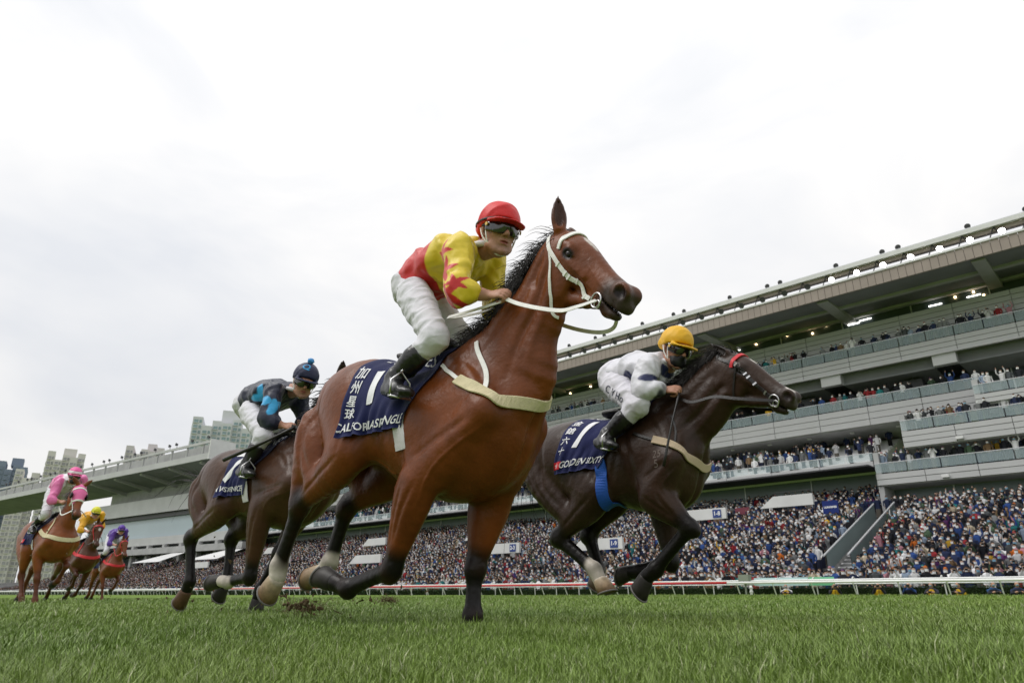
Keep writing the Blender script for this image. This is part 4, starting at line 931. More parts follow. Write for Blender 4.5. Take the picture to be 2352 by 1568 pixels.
    if J.get('cap_band'):
        b = MB(); P = [T(-.016+.129*math.cos(a),.108*math.sin(a),.034+.012*math.cos(a)) for a in np.linspace(0,6.283,41)]
        b.tube(P, .007, 6, caps=False, flat=.5, side=z); b.build('cap_band', M_BLACK, cap, True)
    return root, (T, x, y, z)

# ---------------------------------------------------------------- bridles, saddles, cloths, manes and tails
M_CREAM = mat('fleece_band', (.62,.55,.36), .85, .2, var=.08, vscale=40, bump=.4, bscale=200)
M_PALE = mat('pale_girth', (.62,.60,.62), .7, .3, bump=.2, bscale=200)
M_BLUE = mat('blue_girth', (.012,.085,.40), .6, .3, bump=.2, bscale=200)
M_GOLD = mat('tan_pad', (.50,.30,.09), .8, .2)
M_REDSTRAP = mat('red_strap', (.55,.02,.03), .5, .4)
M_PINK = M_HOOD
TM = dict(white=M_WHITE, cream=M_CREAM, pale=M_PALE, blue=M_BLUE, black=M_LEATHER, red=M_REDSTRAP, pink=M_PINK, tan=M_GOLD, tan2=mat('tan_band', (.50,.40,.28), .8, .2, bump=.3, bscale=200))
M_MANE = mat('mane_hair', (.010,.008,.007), .5, .3)

def ring(b, c, n, r, t, k=20, sq=1.):
    n = nrm(n); a = nrm(np.cross(n, (.1,.2,1))); e = np.cross(n, a)
    b.tube([np.array(c)+a*r*math.cos(u)*sq+e*r*math.sin(u) for u in np.linspace(0, 6.2832, k+1)], t, 6, caps=False)

def build_tack(S, root, bvh, hf):
    T, hx, hy, hz, s = hf
    br = None
    for name, pts, w_, mt, th in S['bridle']:
        if len(pts) < 2: continue
        if name == 'browband': pts = [T(.085,-.115,-.005), T(.07,-.10,.05), T(.06,-.06,.095), T(.06,0,.11), T(.06,.06,.095), T(.07,.10,.05), T(.085,.115,-.005)]
        o = strap(bvh, pts, w_, th, TM[mt], name, None)
        if br is None: br = empty('bridle'); br.parent = root
        o.parent = br
        if S['vox'] < .011 and name == 'cheekpiece':                  # buckles and keepers
            P = spline([list(p) for p in pts], 6); 
            for t in (.22, .4, .47, .62, .8):
                p, n = near(bvh, P[int(t*(len(P)-1))], .008); d = nrm(P[int(t*(len(P)-1))+1]-P[int(t*(len(P)-1))]); MB().box(p, (.012, w_*1.25, .006), (d, np.cross(n, d), n)).build('keeper', M_STEEL if S.get('buckle') else TM[mt], o)

    bit = np.array(S['bit']); p, n = near(bvh, bit, .012)
    b = MB(); ring(b, p, n, .036, .0055); ring(b, p+hx*.02-hz*.012, n, .02, .004); b.tube([p+hx*.02, np.array(T(.5,0,-.075))], .006)
    b.build('bit_ring', TM['white'] if S.get('whitebit') else M_STEEL, br, True)
    if S.get('rein'):
        r = S['rein']; o = strap(None, [tuple(p), *r[1:]], .022, .004, TM[S['reinm']], 'rein', br, snap=False, normal=(0,-1,.25))
        if S.get('rein2'): strap(None, S['rein2'], .020, .004, TM[S['reinm']], 'rein', br, snap=False, normal=(0,-1,.35))
        q = [(a[0], -a[1], a[2]) for a in [tuple(p), *r[1:]]]; strap(None, q, .022, .004, TM[S['reinm']], 'rein', br, snap=False, normal=(0,1,.25))
    if S.get('breast'):
        bp = empty('breastplate'); bp.parent = root
        for name, pts, w_, mt, th in S['breast']: strap(bvh, pts, w_, th, TM[mt], name, bp, off=.004)
    if S.get('cloth'):
        kw = dict(S['cloth']); C = Cloth(bvh, kw.pop('front'), kw.pop('rear'), kw.pop('ang'), kw.pop('zc'), **kw); cl = C.build(M_NAVY, root)
        for L in S['letters']:
            if L[1] == 'col':                                           # characters stacked down the rear edge
                for i, chh in enumerate(L[0]): C.lettering(chh, (L[2][0], L[2][1]+i*.14), L[3], MATS[L[4]], cl, bold=.01)
            elif L[0] == 'flag':
                C.lettering('', L[1], 1., M_RED, cl, name='flag', data=(np.array([(-.5,-.33,0),(.5,-.33,0),(.5,.33,0),(-.5,.33,0)])*L[2], [(0,1,2,3)]))
                v = []; f = []
                for k in range(5):
                    a0 = k*1.2566+1.57; k0 = len(v); v += [(0,0,0)]+[(.24*r_*math.cos(a0+da), .24*r_*math.sin(a0+da), 0) for r_, da in ((.55,-.5),(.95,-.25),(1,.12),(.6,.38))]; f.append(tuple(range(k0,k0+5)))
                C.lettering('', L[1], L[2], M_PRINT, cl, name='flag_flower', data=(np.array(v), f))
            else: C.lettering(L[0], L[1], L[2], MATS[L[4]], cl, ang=L[3], **L[5])
        gf, gm, gw, (g0, g1) = S['girth']; zc = S['cloth']['zc']-.05; hit = []
        for th in np.linspace(g0, g1, 16):
            a = R(th); d = V3(0, -math.sin(a), math.cos(a)); h = bvh.ray_cast(Vector(V3(gf+.03*(th-75)/90*(1 if th < 180 else 0),0,zc)+d*1.2), Vector(-d)); 
            if h[0] is not None: hit.append(tuple(h[0]))
        strap(bvh, hit, gw, .008, TM[gm], 'girth', root, off=.004, sub=2)
        strap(bvh, [(a, -b_, c) for a, b_, c in hit], gw, .008, TM[gm], 'girth', root, off=.004, sub=2)
        # saddle: a small seat on the cloth, pommel and cantle raised
        W = S['withers']; z0 = [bvh.ray_cast(Vector((W[0]+x,0,3)), Vector((0,0,-1)))[0][2] for x in (-.12,-.28,-.44)]
        q = [Tube([(W[0]-.09,0,z0[0]+.045,.07,.035), (W[0]-.2,0,z0[1]+.03,.085,.025), (W[0]-.33,0,z0[1]+.03,.10,.025), (W[0]-.43,0,z0[2]+.05,.10,.03)], k=.02)]
        for g in (-1,1): q.append(Tube([(W[0]-.12,g*.09,z0[0]+.01,.02,.05), (W[0]-.16,g*.19,z0[0]-.10,.016,.08), (W[0]-.17,g*.245,z0[0]-.2,.012,.06)], k=.03))
        v, f = sculpt(q, .01 if S['vox'] < .011 else .014); sd_ = link('saddle', mesh_from('saddle', v, f), M_LEATHER, root)
        for g, to, he in ((-1,)+tuple(S['feet'][0]), (1,)+tuple(S['feet'][1])):
            c = np.array(lerp(he, to, .62)); b = MB(); a = nrm(np.subtract(to, he)); sx = nrm(np.cross(a, (0,0,1))); b.tube([c+sx*.06-V3(0,0,.032), c+sx*.058+V3(0,0,.05), c+V3(0,0,.105), c-sx*.058+V3(0,0,.05), c-sx*.06-V3(0,0,.032)], .006); b.box(c-V3(0,0,.036), (.035,.125,.012), (a, sx, (0,0,1)))
            b.tube([c+V3(0,0,.105), (W[0]-.16, g*.22, z0[0]-.12)], .008, 6, flat=.4); b.build('stirrup', M_STEEL, sd_, True)
    # mane: strands along the crest, flying back
    N = S['neck']; crest = []
    for i in range(1, len(N)):
        a = np.array(N[i-1]); c = np.array(N[i]); t = nrm((c-a)[:3]); upn = nrm(np.cross(t, (0,-1,0))); upn = upn if upn[0] < 0 else -upn; crest.append((c[:3]+upn*c[4]*.97, upn))
    crest[0] = (np.array(S['withers'])+V3(.06,0,.0), crest[0][1])
    path = [c[0] for c in crest]+[np.array(S['poll'])-hx*.03*s+hz*.09*s]
    path = [near(bvh, p, -.008)[0] for p in path]
    M = S.get('mane', dict(n=150, L=.18)); un = nrm(np.mean([c[1] for c in crest], 0)); big = S['vox'] < .011
    st = hair_along(path, un, M['L'], M['n'], M.get('sweep', (-1,-.25,.0)), .3, .5, jitter=.012)
    side_ = hair_along(path, nrm(un*.3+V3(0,-.8,0)), M['L']*.8, M['n']//2, (-.5,-.3,-.8), .25, .5, jitter=.012)
    ribbons('mane', st+side_, M_MANE, root, 3 if big else 2, M.get('w', .0032 if big else .008), 3)
    if S.get('tail'):
        tp = [np.array(p) for p in S['tail']]; out = []; P = spline([list(p) for p in tp], 4)
        for i in range(S.get('tailn', 70)):
            w_ = RNG.normal(size=3)*.02; e = .04+.12*RNG.random(); k = int(len(P)*(.55+.45*RNG.random())); out.append([P[j]+w_*(1+j*.8)+RNG.normal(size=3)*.006+V3(0,0,math.sin(j*.9+i)*.01*j/3) for j in range(0, max(k,4), 2)])
        b = MB(); b.tube(P[:6], np.linspace(.035,.02,6)); o = ribbons('tail', out, M_MANE, root, 3 if big else 2, .004, 3)

def blaze(a): 
    return lambda Th, s, hf: (Blob(Th(*a[1]), [x*s for x in a[2]], hf[1], hf[2]), (.55,.50,.45), .010)

def rider_and_horse(S, J):
    S['feet'] = ((J['toeR'],J['heelR']),(J['toeL'],J['heelL']))
    r, bvh, hf = build_horse(S); build_tack(S, r, bvh, hf)
    for t, c, k in S.get('brands', []): decal(bvh, t, c, (1,0,0), (0,0,1), k, M_GREY, 'brand_mark', r)
    j, hd_ = build_jockey(J, S['loc'], S['ang'])
    if J.get('whip'):
        b = MB(); P = spline([list(p) for p in J['whip']], 4); n = len(P); b.tube(P, np.interp(np.linspace(0,1,n), (0,.12,.3,.75,1), J.get('whip_r', (.010,.009,.005,.008,.010))), 8)
        w_ = b.build('whip', M_LEATHER, None, True); w_.location = S['loc']; w_.rotation_euler = (0,0,R(-S['ang'])); tag(w_, J['whip_label'], 'whip')
    return r, bvh, hf, j

SPEC_LEAD = {'ang': 38,
 'bit': (0.94, -0.14, 1.551),
 'breast': [('band', [(0.184, -0.24, 1.287), (0.284, -0.24, 1.224), (0.364, -0.235, 1.173), (0.463, -0.21, 1.133), (0.523, -0.12, 1.116), (0.544, 0.0, 1.133), (0.492, 0.12, 1.198)], 0.064, 'cream', 0.012),
            ('saddle_strap', [(-0.005, -0.2, 1.43), (0.11, -0.23, 1.354), (0.184, -0.24, 1.292), (0.254, -0.24, 1.244)], 0.022, 'white', 0.008),
            ('neck_strap', [(0.208, -0.09, 1.503), (0.239, -0.12, 1.433), (0.32, -0.17, 1.326), (0.355, -0.2, 1.255), (0.37, -0.235, 1.167)], 0.026, 'white', 0.008)],
 'bridle': [('browband', [(0.684, -0.12, 1.914), (0.698, -0.1, 1.966), (0.726, -0.05, 2.015), (0.767, 0.0, 2.036), (0.795, 0.05, 2.028), (0.794, 0.09, 2.017)], 0.028, 'white', 0.008),
            ('cheekpiece', [(0.684, -0.12, 1.914), (0.754, -0.12, 1.789), (0.807, -0.12, 1.703), (0.861, -0.12, 1.624), (0.899, -0.12, 1.581)], 0.024, 'white', 0.005),
            ('throat_latch', [(0.684, -0.12, 1.914), (0.682, -0.12, 1.806), (0.686, -0.12, 1.704), (0.688, -0.11, 1.63), (0.7, -0.09, 1.56), (0.719, -0.05, 1.54)], 0.016, 'white', 0.005),
            ('headpiece', [(0.684, -0.12, 1.914), (0.6579999999999999, -0.07, 2.006), (0.6579999999999999, 0, 2.056)], 0.024, 'white', 0.005), ('noseband', [], 0.02, 'white', 0.005)],
 'chest': (0.46, 0, 1.12),
 'cloth': {'ang': 1.8849555921538759, 'flut': 0.034, 'front': ((0, 0.4, 1), (0.03, -0.03, -0.17)), 'rear': ((0, 0.25, 1), (-0.54, -0.63, -0.63)), 'seed': 3, 'zc': 1.15},
 'coat': (0.145, 0.038, 0.008),
 'ears': ((-0.14, 0.08, 0.08), (-0.185, -0.06, 0.185)),
 'foreL': {'coronet': (0.021, 0.13, 0.083),
           'elbow': (0.078, 0.18, 0.711),
           'fetlock': (0.019, 0.13, 0.14),
           'horn': ((0.02, 0.017, 0.015), (0.03, 0.026, 0.022)),
           'knee': (0.012, 0.15, 0.364),
           'shoulder': (0.36, 0.17, 1.06),
           'sole': (0.028, 0.13, 0.039),
           'toe': (1, 0, 0)},
 'foreR': {'coronet': (-0.755, -0.15, 0.303),
           'elbow': (-0.09, -0.2, 0.783),
           'fetlock': (-0.631, -0.15, 0.264),
           'horn': ((0.02, 0.017, 0.015), (0.03, 0.026, 0.022)),
           'knee': (-0.279, -0.17, 0.351),
           'shoulder': (0.34, -0.2, 1.08),
           'sole': (-0.863, -0.15, 0.357),
           'toe': (-0.3, 0, -1)},
 'girth': (-0.2, 'pale', 0.09, (80, 122)),
 'hindL': {'buttock': (-1.14, 0.13, 1.28),
           'coronet': (-1.242, 0.14, 0.373),
           'fetlock': (-1.186, 0.14, 0.424),
           'hip': (-0.82, 0.13, 1.36),
           'hock': (-1.076, 0.15, 0.756),
           'horn': ((0.42, 0.33, 0.22), (0.2, 0.12, 0.06), (0.5, 0.45, 0.38)),
           'sock': -0.4,
           'sole': (-1.391, 0.14, 0.36),
           'stifle': (-0.657, 0.2, 0.954),
           'toe': (-0.1, 0, -1)},
 'hindR': {'buttock': (-1.124, -0.13, 1.265),
           'coronet': (-1.294, -0.15, 0.333),
           'fetlock': (-1.294, -0.15, 0.395),
           'hip': (-0.82, -0.13, 1.36),
           'hock': (-1.13, -0.16, 0.742),
           'horn': ((0.42, 0.33, 0.22), (0.2, 0.12, 0.06), (0.5, 0.45, 0.38)),
           'sock': -0.5,
           'sole': (-1.39, -0.15, 0.259),
           'stifle': (-0.627, -0.22, 0.991),
           'toe': (-0.2, 0, -1)},
 'hup': (0.62, -0.12, 0.78),
 'label': 'bright bay horse with white bridle and breastplate, nearest, one foreleg in the grass',
 'letters': [('CALIFORNIA SPANGLE', (0.52, 0.915), 0.073, 0, 'white', {'bold': 0.012, 'sx': 0.78}), ('加州星球', 'col', (0.9, 0.34), 0.075, 'white'), ('1', (0.67, 0.5), 0.3, 0.18, 'white', {'bold': 0.02, 'sx': 1.1}),
             ('LONGINES', (0.55, 0.1), 0.075, 0, 'white', {})],
 'loc': (-0.287, 3.652, 0.0),
 'mane': {'L': 0.15, 'n': 800, 'w': 0.0026},
 'marks': [('blaze', (0.16, -0.012, 0.1), (0.045, 0.016, 0.03)), ('blaze', (0.21, -0.006, 0.095), (0.04, 0.01, 0.03))],
 'muzcol': (0.045, 0.03, 0.024),
 'muzzle': (1.128, -0.08, 1.528),
 'neck': [(0.16, 0, 1.2, 0.17, 0.27), (0.326, 0.0, 1.341, 0.13, 0.327), (0.429, 0.0, 1.526, 0.1, 0.236), (0.53, 0.0, 1.644, 0.088, 0.186), (0.579, 0.0, 1.769, 0.08, 0.137), (0.638, 0.0, 1.901, 0.07, 0.095)],
 'points': (0.0055, 0.004, 0.0035),
 'poll': (0.718, 0.0, 1.956),
 'rein': [(0.936, -0.15, 1.537), (0.889, -0.17, 1.516), (0.801, -0.18, 1.515), (0.663, -0.18, 1.565), (0.52, -0.15, 1.637), (0.443, -0.15, 1.683)],
 'rein2': [(0.443, -0.15, 1.683), (0.381, -0.16, 1.673), (0.217, -0.16, 1.673), (0.025, -0.15, 1.684), (0.164, -0.1, 1.684), (0.238, -0.02, 1.729), (0.274, 0.05, 1.792)],
 'reinm': 'white',
 'ridge': [(-0.3, 0, 1.44, 0.08, 0.06), (-0.1, 0, 1.49, 0.05, 0.06), (0.05, 0, 1.49, 0.045, 0.06), (0.2, 0, 1.46, 0.05, 0.09)],
 'torso': [(-1.08, 0, 1.34, 0.12, 0.15), (-0.98, 0, 1.36, 0.195, 0.245), (-0.75, 0, 1.31, 0.265, 0.315), (-0.45, 0, 1.21, 0.255, 0.29), (-0.15, 0, 1.08, 0.265, 0.345), (0.1, 0, 1.055, 0.255, 0.37),
           (0.26, 0, 1.05, 0.215, 0.32), (0.37, 0.0, 1.06, 0.155, 0.19)],
 'tubes': [([(-1.126, -0.15, 1.172, 0.07, 0.09), (-1.139, -0.16, 0.953, 0.06, 0.075), (-1.168, -0.16, 0.784, 0.04, 0.04)], {'k': 0.05})],
 'vox': 0.0085,
 'withers': (0, 0, 1.55)}
SPEC_LEAD_RIDER = {'anL': (-0.489, 0.3, 1.478),
 'anR': (-0.207, -0.31, 1.335),
 'bum': (-0.03, 0, -0.01),
 'cap': (0.62, 0.018, 0.02),
 'cap_band': 1,
 'chest': (-0.013, -0.02, 2.117),
 'collar': 1,
 'cuffR': 0.45,
 'elL': (0.0, 0.29, 1.892),
 'elR': (0.202, -0.27, 1.753),
 'face': (0.84, -0.42, -0.25),
 'handL': ((0.9, -0.25, -0.05), (0, 0.75, 0.6), (0.1, -0.6, 0.8)),
 'handR': ((0.9, 0.1, -0.12), (0, -0.75, 0.6), (0.1, 0.6, 0.8)),
 'head': (0.277, -0.02, 2.189),
 'heelL': (-0.553, 0.31, 1.419),
 'heelR': (-0.245, -0.32, 1.278),
 'hipL': (-0.406, 0.12, 2.0),
 'hipR': (-0.293, -0.12, 1.925),
 'hs': 1.17,
 'hup': (0.3, -0.1, 1),
 'knL': (-0.194, 0.25, 1.694),
 'knR': (0.037, -0.25, 1.529),
 'label': 'jockey in yellow silks with red stars and a red cap, riding the nearest bay horse',
 'neck': (0.1, -0.0, 2.145),
 'pelvis': (-0.37, 0.0, 2.031),
 'shL': (0.063, 0.19, 2.186),
 'shR': (0.136, -0.19, 2.052),
 'silk': (0.7, 0.52, 0.02),
 'silk_coats': [('half', (-0.097, -0.014, 2.108), (0.263, -0.02, -0.071), (0.56, 0.015, 0.015), 0.01),
                ('tube', [(0.136, -0.19, 2.052, 0.085), (0.169, -0.23, 1.902, 0.088), (0.202, -0.27, 1.753, 0.105), (0.331, -0.17, 1.729, 0.08)], (0.7, 0.52, 0.02), 0.012),
                ('tube', [(0.063, 0.19, 2.186, 0.085), (0.032, 0.24, 2.039, 0.088), (0.0, 0.29, 1.892, 0.105), (0.234, 0.12, 1.827, 0.08)], (0.7, 0.52, 0.02), 0.012),
                ('star', (0.07, -0.26, 2.016), 0.1, 711.1999999999999, (0.56, 0.015, 0.015)), ('star', (0.129, -0.3, 1.877), 0.1, 714.0, (0.56, 0.015, 0.015)),
                ('star', (0.237, -0.33, 1.772), 0.065, 730.8, (0.56, 0.015, 0.015)), ('star', (0.185, -0.33, 1.706), 0.1, 718.1999999999999, (0.56, 0.015, 0.015))],
 'toeL': (-0.408, 0.34, 1.373),
 'toeR': (-0.03, -0.36, 1.213),
 'vox': 0.006,
 'waist': (-0.276, 0.0, 2.088),
 'wrL': (0.234, 0.12, 1.827),
 'wrR': (0.331, -0.17, 1.729)}
SPEC_GOLD = {'ang': 43,
 'bit': (0.87, -0.12, 1.378),
 'brands': [('25', (0.118, -0.26, 1.121), 0.075), ('5', (0.113, -0.26, 1.056), 0.075)],
 'breast': [('band', [(0.081, -0.24, 1.227), (0.178, -0.24, 1.192), (0.26, -0.22, 1.143), (0.322, -0.17, 1.091), (0.347, -0.08, 1.046), (0.334, 0.02, 1.032), (0.298, 0.12, 1.074)], 0.055, 'tan2', 0.012),
            ('saddle_strap', [(-0.074, -0.22, 1.29), (0.014, -0.24, 1.255), (0.1, -0.245, 1.223)], 0.02, 'black', 0.007),
            ('neck_strap', [(0.163, -0.1, 1.391), (0.217, -0.17, 1.278), (0.229, -0.23, 1.166)], 0.014, 'black', 0.006)],
 'bridle': [('browband', [(0.661, -0.1, 1.668), (0.682, -0.1, 1.693), (0.701, -0.06, 1.73), (0.719, 0.0, 1.756), (0.734, 0.06, 1.759)], 0.028, 'red', 0.009),
            ('cheekpiece', [(0.615, -0.11, 1.734), (0.668, -0.11, 1.661), (0.717, -0.11, 1.59), (0.769, -0.11, 1.515), (0.817, -0.11, 1.441), (0.857, -0.11, 1.403)], 0.022, 'black', 0.005),
            ('throat_latch', [(0.665, -0.11, 1.661), (0.643, -0.11, 1.6), (0.62, -0.11, 1.53), (0.605, -0.08, 1.451)], 0.013, 'black', 0.004),
            ('headpiece', [(0.665, -0.11, 1.661), (0.5229999999999999, -0.07, 1.7570000000000001), (0.5229999999999999, 0, 1.8070000000000002)], 0.022, 'black', 0.005)],
 'buckle': 1,
 'chest': (0.25, 0, 1.12),
 'cloth': {'ang': 1.8151424220741028, 'flut': 0.022, 'front': ((0, 0.4, 0.75, 1), (0.03, -0.09, -0.26, -0.36)), 'rear': ((0, 0.25, 1), (-0.6, -0.66, -0.76)), 'seed': 9, 'zc': 1.15},
 'coat': (0.034, 0.017, 0.01),
 'ears': ((-0.19, 0.075, 0.07), (-0.2, -0.085, 0.07)),
 'foreL': {'coronet': (-0.409, 0.14, 0.402),
           'elbow': (-0.118, 0.18, 0.881),
           'fetlock': (-0.328, 0.14, 0.404),
           'horn': ((0.02, 0.017, 0.015), (0.03, 0.026, 0.022)),
           'knee': (-0.08, 0.15, 0.462),
           'shoulder': (0.17, 0.17, 1.08),
           'sole': (-0.499, 0.14, 0.404),
           'toe': (-0.2, 0, -1)},
 'foreR': {'coronet': (-0.097, -0.15, 0.355),
           'elbow': (0.028, -0.2, 0.874),
           'fetlock': (-0.021, -0.15, 0.4),
           'horn': ((0.02, 0.017, 0.015), (0.03, 0.026, 0.022)),
           'knee': (0.266, -0.17, 0.645),
           'shoulder': (0.18, -0.2, 1.08),
           'sole': (-0.176, -0.15, 0.283),
           'toe': (-0.5, 0, -1)},
 'girth': (-0.35, 'blue', 0.085, (82, 170)),
 'hindL': {'buttock': (-1.14, 0.13, 1.22),
           'coronet': (-0.703, 0.13, 0.38),
           'fetlock': (-0.681, 0.13, 0.423),
           'hip': (-0.8, 0.13, 1.28),
           'hock': (-0.769, 0.14, 0.688),
           'horn': ((0.25, 0.2, 0.14), (0.1, 0.06, 0.035), (0.4, 0.35, 0.3)),
           'sock': 0.2,
           'sole': (-0.738, 0.13, 0.311),
           'stifle': (-0.5, 0.2, 0.998),
           'toe': (0.6, 0, -0.5)},
 'hindR': {'buttock': (-1.14, -0.13, 1.22),
           'coronet': (-0.48, -0.14, 0.347),
           'fetlock': (-0.518, -0.14, 0.411),
           'hip': (-0.8, -0.13, 1.28),
           'hock': (-0.83, -0.15, 0.641),
           'horn': ((0.42, 0.33, 0.22), (0.2, 0.12, 0.06), (0.5, 0.45, 0.38)),
           'sock': -0.5,
           'sole': (-0.444, -0.14, 0.257),
           'stifle': (-0.408, -0.21, 0.928),
           'toe': (0.9, 0, -0.3)},
 'hup': (0.5, -0.1, 0.86),
 'label': 'dark brown horse with all four feet off the turf and a blue girth',
 'letters': [('GOLDEN SIXTY', (0.43, 0.885), 0.08, 0.0, 'white', {'bold': 0.014, 'sx': 0.78}), ('金鎗六十', 'col', (0.9, 0.28), 0.07, 'white'), ('1', (0.69, 0.47), 0.38, -0.05, 'white', {'bold': 0.015, 'sx': 0.9}),
             ('LONGINES', (0.52, 0.09), 0.08, 0, 'white', {}), ('flag', (0.93, 0.885), 0.1, 0, 'white', {})],
 'loc': (1.062, 4.781, 0.0),
 'mane': {'L': 0.13, 'n': 600, 'sweep': (-1, -0.1, 0.15), 'w': 0.003},
 'marks': [('', (0.16, 0, 0.09), (0.03, 0.014, 0.02)), ('', (0.55, -0.01, 0.05), (0.05, 0.03, 0.02))],
 'muzcol': (0.03, 0.022, 0.018),
 'muzzle': (0.992, -0.06, 1.379),
 'neck': [(0.06, 0, 1.22, 0.165, 0.26), (0.154, 0.0, 1.37, 0.125, 0.252), (0.301, 0.0, 1.437, 0.097, 0.216), (0.402, 0.0, 1.524, 0.088, 0.198), (0.477, 0.0, 1.591, 0.08, 0.184), (0.546, 0.0, 1.612, 0.072, 0.188)],
 'points': (0.005, 0.004, 0.0035),
 'poll': (0.583, 0.0, 1.707),
 'rein': [(0.862, -0.12, 1.366), (0.795, -0.15, 1.392), (0.668, -0.18, 1.418), (0.521, -0.18, 1.458), (0.358, -0.17, 1.455), (0.242, -0.13, 1.509)],
 'reinm': 'black',
 'ridge': [(-0.3, 0, 1.42, 0.08, 0.06), (-0.1, 0, 1.48, 0.05, 0.06), (0.05, 0, 1.48, 0.045, 0.06), (0.2, 0, 1.44, 0.05, 0.09)],
 'tail': [(-1.2, 0, 1.3), (-1.32, 0.05, 1.28), (-1.42, 0.12, 1.1), (-1.45, 0.2, 0.9), (-1.42, 0.25, 0.75)],
 'tailn': 40,
 'torso': [(-1.14, 0, 1.26, 0.13, 0.16), (-1.0, 0, 1.27, 0.205, 0.24), (-0.75, 0, 1.24, 0.26, 0.29), (-0.45, 0, 1.19, 0.255, 0.285), (-0.15, 0, 1.13, 0.265, 0.33), (0.04, 0, 1.12, 0.245, 0.345),
           (0.13, 0, 1.13, 0.205, 0.29), (0.2, 0.0, 1.13, 0.145, 0.18)],
 'vox': 0.0105,
 'withers': (0, 0, 1.55)}
SPEC_GOLD_RIDER = {'anL': (-0.442, 0.3, 1.392),
 'anR': (-0.253, -0.31, 1.295),
 'band_': 1,
 'breech_decals': [(('C Y Ho', (-0.199, -0.24, 1.599), (0.8, 0, -0.6), (0.6, 0, 0.8), 0.075), 'ink', 'lettering', {})],
 'bum': (-0.02, 0, -0.01),
 'cap': (0.72, 0.4, 0.01),
 'chest': (-0.042, -0.02, 1.796),
 'cuffL': 0.93,
 'cuffR': 0.93,
 'elL': (-0.035, 0.28, 1.683),
 'elR': (0.036, -0.27, 1.578),
 'face': (0.8, -0.42, -0.42),
 'handL': ((0.9, -0.25, -0.05), (0, 0.75, 0.6), (0.1, -0.6, 0.8)),
 'handR': ((0.95, 0.1, -0.15), (0, -0.75, 0.6), (0.1, 0.6, 0.8)),
 'head': (0.192, -0.03, 1.904),
 'heelL': (-0.511, 0.31, 1.369),
 'heelR': (-0.316, -0.32, 1.253),
 'hipL': (-0.321, 0.12, 1.757),
 'hipR': (-0.279, -0.12, 1.715),
 'hs': 1.08,
 'hup': (0.48, -0.1, 0.88),
 'knL': (-0.176, 0.25, 1.6),
 'knR': (-0.006, -0.26, 1.476),
 'label': 'jockey in white silks with navy spots and a yellow cap, on the dark brown horse',
 'mask': 1,
 'neck': (0.094, 0.0, 1.811),
 'pelvis': (-0.325, 0.0, 1.807),
 'shL': (0.013, 0.19, 1.842),
 'shR': (0.055, -0.19, 1.76),
 'silk': (0.64, 0.64, 0.69),
 'silk_coats': [('blob', (-0.063, -0.3, 1.739), (0.05, 0.09, 0.05), (0.012, 0.018, 0.085)), ('blob', (-0.125, -0.2, 1.718), (0.045, 0.1, 0.055), (0.012, 0.018, 0.085)),
                ('blob', (0.082, -0.25, 1.656), (0.06, 0.1, 0.03), (0.012, 0.018, 0.085)), ('blob', (0.101, -0.03, 1.763), (0.035, 0.12, 0.05), (0.012, 0.018, 0.085)),
                ('blob', (-0.205, -0.06, 1.94), (0.05, 0.09, 0.04), (0.012, 0.018, 0.085)), ('tube', [(0.11, -0.2, 1.581, 0.07), (0.114, -0.196, 1.582, 0.07)], (0.02, 0.02, 0.03), 0.012)],
 'skin': (0.42, 0.21, 0.14),
 'toeL': (-0.372, 0.34, 1.327),
 'toeR': (-0.143, -0.36, 1.198),
 'vox': 0.008,
 'waist': (-0.257, 0.0, 1.81),
 'whip': [(0.256, -0.15, 1.543), (0.248, -0.26, 1.325), (0.199, -0.33, 1.024)],
 'whip_label': 'thin black whip hanging from the hand of the jockey in white',
 'wrL': (0.109, 0.12, 1.637),
 'wrR': (0.142, -0.17, 1.583)}
